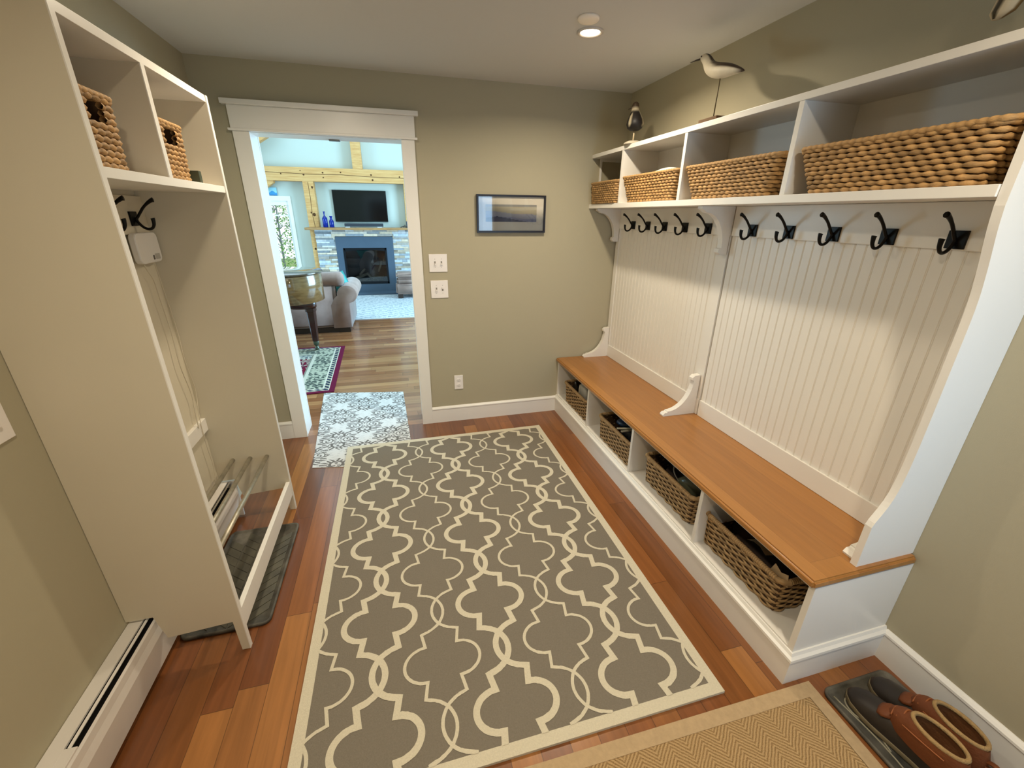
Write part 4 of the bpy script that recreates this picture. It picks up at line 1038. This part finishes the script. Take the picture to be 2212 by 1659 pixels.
def bottle(x, y, r, h, neck, label, cork=False):
    bm = bmesh.new(); z = 1.3455
    lathe(bm, [(r*.8, z), (r, z+.01), (r, z+h*.55), (r*.75, z+h*.64), (neck, z+h*.72), (neck, z+h*.93), (neck*1.35, z+h*.94), (neck*1.35, z+h)], x, y, 20)
    o = tag(obj('glass_bottle', bm, COB, smooth=True), label, 'bottle', 'cobalt blue bottles on the mantel')
    return o
bottle(-3.02, 6.50, .048, .30, .013, 'taller cobalt blue glass bottle with a thin neck at the left end of the mantel')
bottle(-2.90, 6.49, .044, .215, .022, 'shorter cobalt blue swing-top bottle beside the taller one on the mantel')
bm = bmesh.new(); tube(bm, spline([(-1.56, 6.45, 1.352), (-1.50, 6.47, 1.375), (-1.45, 6.46, 1.36), (-1.40, 6.48, 1.39)], 4), .008, 8); tube(bm, spline([(-1.50, 6.47, 1.352), (-1.47, 6.44, 1.40), (-1.44, 6.46, 1.352)], 4), .006, 8)
tag(obj('ornament', bm, mat('driftwood_dark', '3E3A34', .7)), 'small dark branching ornament at the right end of the mantel', 'ornament')
tag(obj('photo_frame', B((-1.44, -1.40, 6.47, 6.50, 1.3455, 1.47), bev=.002), mat('slate_blue_frame', '2E3B4A', .5)), 'small dark upright frame at the right end of the mantel', 'ornament')
# small painting above the window
t = thing('small_painting', 'small blue mountain painting standing above the living room window casing', 'picture', (-3.9, 6.79, 1.93))
obj('canvas', B((-4.02, -3.865, 6.775, 6.798, 1.925, 2.07)), mat('canvas_edge', '7FB0C8', .8), t)
def mount(u, v):
    if v < .34+.26*math.exp(-((u-.5)/.22)**2): return hexc('3E93C9') if v > .15 else hexc('3C7FB5')
    return hexc('9AD4E6')
picture('picture_face', -4.02, -3.865, 1.925, 2.07, 6.7745, mount, PRINT, t, 20, 20)

# sofa
TAN = mat('taupe_microsuede', '9F8578', .85, noise=.22, nscale=5, col2='83695C', bump=.2, bscale=80, sheen=.3)
t = thing('sofa', 'taupe brown sofa with rolled arm seen from behind in the living room', 'sofa', (-3.4, 3.6, 0))
def rbox(name, x0, x1, y0, y1, z0, z1, r, m, parent, seg=4):
    bm = B((x0, x1, y0, y1, z0, z1)); bmesh.ops.bevel(bm, geom=list(bm.edges), offset=r, segments=seg, affect='EDGES'); return obj(name, bm, m, parent, smooth=True)
rbox('back', -4.6, -2.58, 3.20, 3.42, .075, .70, .04, TAN, t)
bm = bmesh.new(); loft(bm, [[(x, 3.33+ry*math.cos(a), .745+rz*math.sin(a)) for a in [2*PI*k/20 for k in range(20)]] for x, ry, rz in ((-4.6, .12, .08), (-2.62, .14, .10), (-2.54, .145, .105), (-2.49, .135, .10), (-2.46, .09, .06), (-2.455, .01, .01))]); obj('back_cushion', bm, TAN, t, smooth=True)
bm = bmesh.new()
AP = [(-2.66, .075), (-2.41, .075), (-2.405, .42)] + [(-2.425+.135*math.cos(a), .545+.125*math.sin(a)) for a in [math.radians(d) for d in range(-52, 190, 14)]] + [(-2.60, .50), (-2.66, .40)]
rings = [[(x+(0 if k else .012)*(-1 if x > -2.5 else 1), y, z) for x, z in AP] for k, y in enumerate((3.185, 3.20, 3.6, 4.10, 4.115))]
loft(bm, rings, True, smooth=True); obj('arm', bm, TAN, t)
rbox('seat_base', -4.6, -2.62, 3.42, 4.06, .075, .30, .03, TAN, t); rbox('seat_cushion', -4.6, -2.62, 3.42, 4.10, .30, .46, .05, TAN, t)
for x, y in ((-2.50, 3.25), (-2.50, 4.03)): obj('foot', B((x-.09, x+.06, y-.035, y+.035, .0, .076)), DARKW, t)
obj('base_board', B((-4.6, -2.52, 3.225, 3.26, .012, .076)), DARKW, t)
bm = bmesh.new(); bmesh.ops.create_grid(bm, x_segments=12, y_segments=12, size=.15)
for v in bm.verts: v.co.z = .05*(1-(abs(v.co.x)/.15)**3)*(1-(abs(v.co.y)/.15)**3)
gm = bmesh.ops.duplicate(bm, geom=bm.verts[:]+bm.edges[:]+bm.faces[:])
for v in [q for q in gm['geom'] if isinstance(q, bmesh.types.BMVert)]: v.co.z *= -1
bmesh.ops.remove_doubles(bm, verts=bm.verts, dist=1e-4)
bm.transform(Matrix.Translation((-2.57, 3.56, .64)) @ Matrix.Rotation(math.radians(-12), 4, 'X') @ Matrix.Rotation(math.radians(90), 4, 'X') @ Matrix.Rotation(math.radians(22), 4, 'Z'))
tag(obj('throw_pillow', bm, mat('turquoise_fabric', '4FB3B0', .85, bump=.3), smooth=True), 'turquoise throw pillow, one corner showing above the sofa arm', 'pillow')

# ottoman / armchair at the right edge of the doorway view
t = thing('ottoman', 'tan upholstered ottoman near the fireplace, cut off by the doorway', 'ottoman', (-1.3, 6.0, 0))
rbox('cushion_top', -1.745, -.95, 5.72, 6.20, .40, .505, .035, TAN, t); rbox('middle_band', -1.735, -.96, 5.73, 6.19, .285, .40, .03, TAN, t); rbox('upholstered_base', -1.76, -.94, 5.71, 6.21, .09, .29, .03, TAN, t)
for x in (-1.68, -1.02):
    for y in (5.77, 6.15): obj('leg', B((x-.05, x+.05, y-.03, y+.03, .012, .095)), DARKW, t)

# pale living rug
rg = random.Random(2)
def paleg(u, v):
    x, y = u*4.2, v*2.35
    k = math.sin(x*34)*math.sin(y*38)+.7*math.sin(x*83+2*math.sin(y*40))*math.sin(y*91)+rg.uniform(-.6, .6)
    if min(x, 4.2-x, y, 2.35-y) < .03: return hexc('D2D8DA')
    return hexc('98A2AA') if k > .4 else hexc('C6CBCD')
o = colgrid('area_rug', ((-4.8, 4.0), (-.6, 3.96), (-.6, 6.22), (-4.8, 6.27)), 260, 130, paleg, .001, .010, CLOTH)
tag(o, 'pale blue-grey patterned rug in front of the living room fireplace', 'rug')
# persian rug
def persian(u, v):
    x, y = u*1.7, v*1.6
    d = min(1.7-x, y, 1.6-y)
    if d < .045: return hexc('6B1B3A')
    if d < .06: return hexc('D8D2C0')
    if d < .10: return hexc('24304A') if math.sin((x+y)*90) > -.2 else hexc('B8B49C')
    if d < .115: return hexc('D8D2C0')
    n = math.sin(x*60+3*math.sin(y*33))*math.sin(y*57+2*math.sin(x*41))
    if d < .30: return hexc('48524E') if n > .12 else hexc('B9BBA6')
    if d < .33: return hexc('D2CEBC')
    if d < .345: return hexc('8E8F80')
    if d < .50 and (v > .7): return hexc('5B6670') if n > .15 else hexc('C9CBBE')
    return hexc('7A1834') if n > -.15 else (hexc('C9C0AE') if n < -.45 else hexc('3A3B4E'))
o = colgrid('area_rug', ((-4.12, .80), (-2.405, .873), (-2.452, 2.46), (-4.16, 2.52)), 210, 200, persian, .001, .008, CLOTH)
tag(o, 'red and ivory oriental rug under the piano leg beyond the doorway', 'rug')

# grand piano
WAL = mat('walnut_veneer', '8C7048', .18, noise=.5, nscale=3, col2='6B5230', stretch=(3, 3, 16), coat=.7)
t = thing('grand_piano', 'walnut grand piano tail with glossy closed lid just left beyond the doorway', 'piano', (-3.2, 2.6, 0))
def tail(ins, z):
    P = [(-4.6, 1.75+ins), (-3.7, 1.85+ins)]
    cx, cy, rx, ry = -3.00, 2.50, .385-ins, .42-ins
    P += [(cx+rx*math.cos(math.radians(a)), cy+ry*math.sin(math.radians(a))) for a in range(-105, 101, 9)]
    P += [(-3.6, 3.05-ins), (-4.6, 3.10-ins)]
    return [(x, y, z) for x, y in P]
bm = bmesh.new(); loft(bm, [tail(.012, .615), tail(0, .62), tail(0, .93), tail(.004, .935)], True, smooth=True); obj('rim', bm, WAL, t)
bm = bmesh.new(); loft(bm, [tail(-.012, .940), tail(-.02, .946), tail(-.02, .958), tail(-.012, .965)], True, smooth=True); obj('lid', bm, mat('glossy_lid', '4C4234', .05, coat=1.0), t)
DKL = mat('dark_mahogany_leg', '36180F', .3, coat=.4)
bm = bmesh.new(); loft(bm, [[(-2.80+r*1.25*math.cos(a)-.06, 2.36+r*.8*math.sin(a), z) for a in [2*PI*k/24 for k in range(24)]] for r, z in ((.10, .535), (.13, .55), (.13, .605), (.125, .615))]); obj('leg_block', bm, DKL, t)
bm = bmesh.new(); loft(bm, [[(-2.77+sx*r, 2.355+sy*r, z) for sx, sy in ((-1, -.7), (-.7, -1), (.7, -1), (1, -.7), (1, .7), (.7, 1), (-.7, 1), (-1, .7))] for r, z in ((.058, .54), (.058, .50), (.05, .495), (.034, .125))], smooth=False); obj('leg', bm, DKL, t)
BRS = mat('dull_brass', '5F6A5C', .4, metal=.7)
bm = bmesh.new(); lathe(bm, [(.032, .125), (.034, .12), (.030, .075), (.016, .068), (.016, .05), (.024, .045), (.024, .014), (.018, .008)], -2.77, 2.355, 20); obj('caster', bm, BRS, t)
t = bm = bmesh.new(); lathe(bm, [(.05, .009), (.058, .012), (.058, .022), (.045, .026), (.03, .020)], -2.77, 2.355, 24)
bm.free()

# trees outside the living room window
rt_ = random.Random(4)
TRK = mat('bare_bark', '8C979B', .9); LEAF = mat('spring_leaves', '7FB25A', .8)
struct('ground', B((-14, 6, 7.3, 22, -1.0, -.6)), mat('lawn', '8FA860', .9, noise=.3, nscale=3))
for q in range(8):
    x = (-5.35, -4.85, -4.2, -6.1, -5.6, -4.9, -6.9, -6.6)[q]; y = (9.4, 10.7, 9.5, 9.6, 12.2, 13.4, 11.0, 13.2)[q]
    t = thing('tree', 'bare tree outside the living room window', 'tree', (x, y, -.6), 'bare trees outside the living room window')
    bm = bmesh.new(); tube(bm, spline([(x, y, -.6), (x+rt_.uniform(-.05, .05), y, .8), (x+rt_.uniform(-.1, .1), y, 2.2), (x+rt_.uniform(-.15, .15), y, 4.2)], 3), [.035, .032, .028, .026, .022, .02, .018, .015, .012, .01], 6)
    for k in range(90):
        z = rt_.uniform(.2, 3.4); a = rt_.uniform(0, 2*PI); L_ = rt_.uniform(.15, .38)
        p0 = Vector((x, y, z)); p1 = p0+Vector((math.cos(a)*L_, math.sin(a)*L_*.5, L_*rt_.uniform(.1, .8)))
        tube(bm, [p0, (p0+p1)/2+Vector((0, 0, .05)), p1], [.010, .007, .003], 5)
    obj('trunk', bm, TRK, t)
    bm = bmesh.new()
    for k in range(420):
        c = Vector((x+rt_.uniform(-.36, .36), y+rt_.uniform(-.4, .4), rt_.uniform(-.5, 2.0)**1)); s = rt_.uniform(.02, .045)
        a = Vector((rt_.uniform(-1, 1), rt_.uniform(-1, 1), rt_.uniform(-1, 1))).normalized()*s; b = a.orthogonal().normalized()*s*.6
        bm.faces.new([bm.verts.new(c+a), bm.verts.new(c+b), bm.verts.new(c-a), bm.verts.new(c-b)])
    obj('foliage', bm, LEAF, t)

for o in list(bpy.data.objects):
    if '_local' in o: del o['_local']
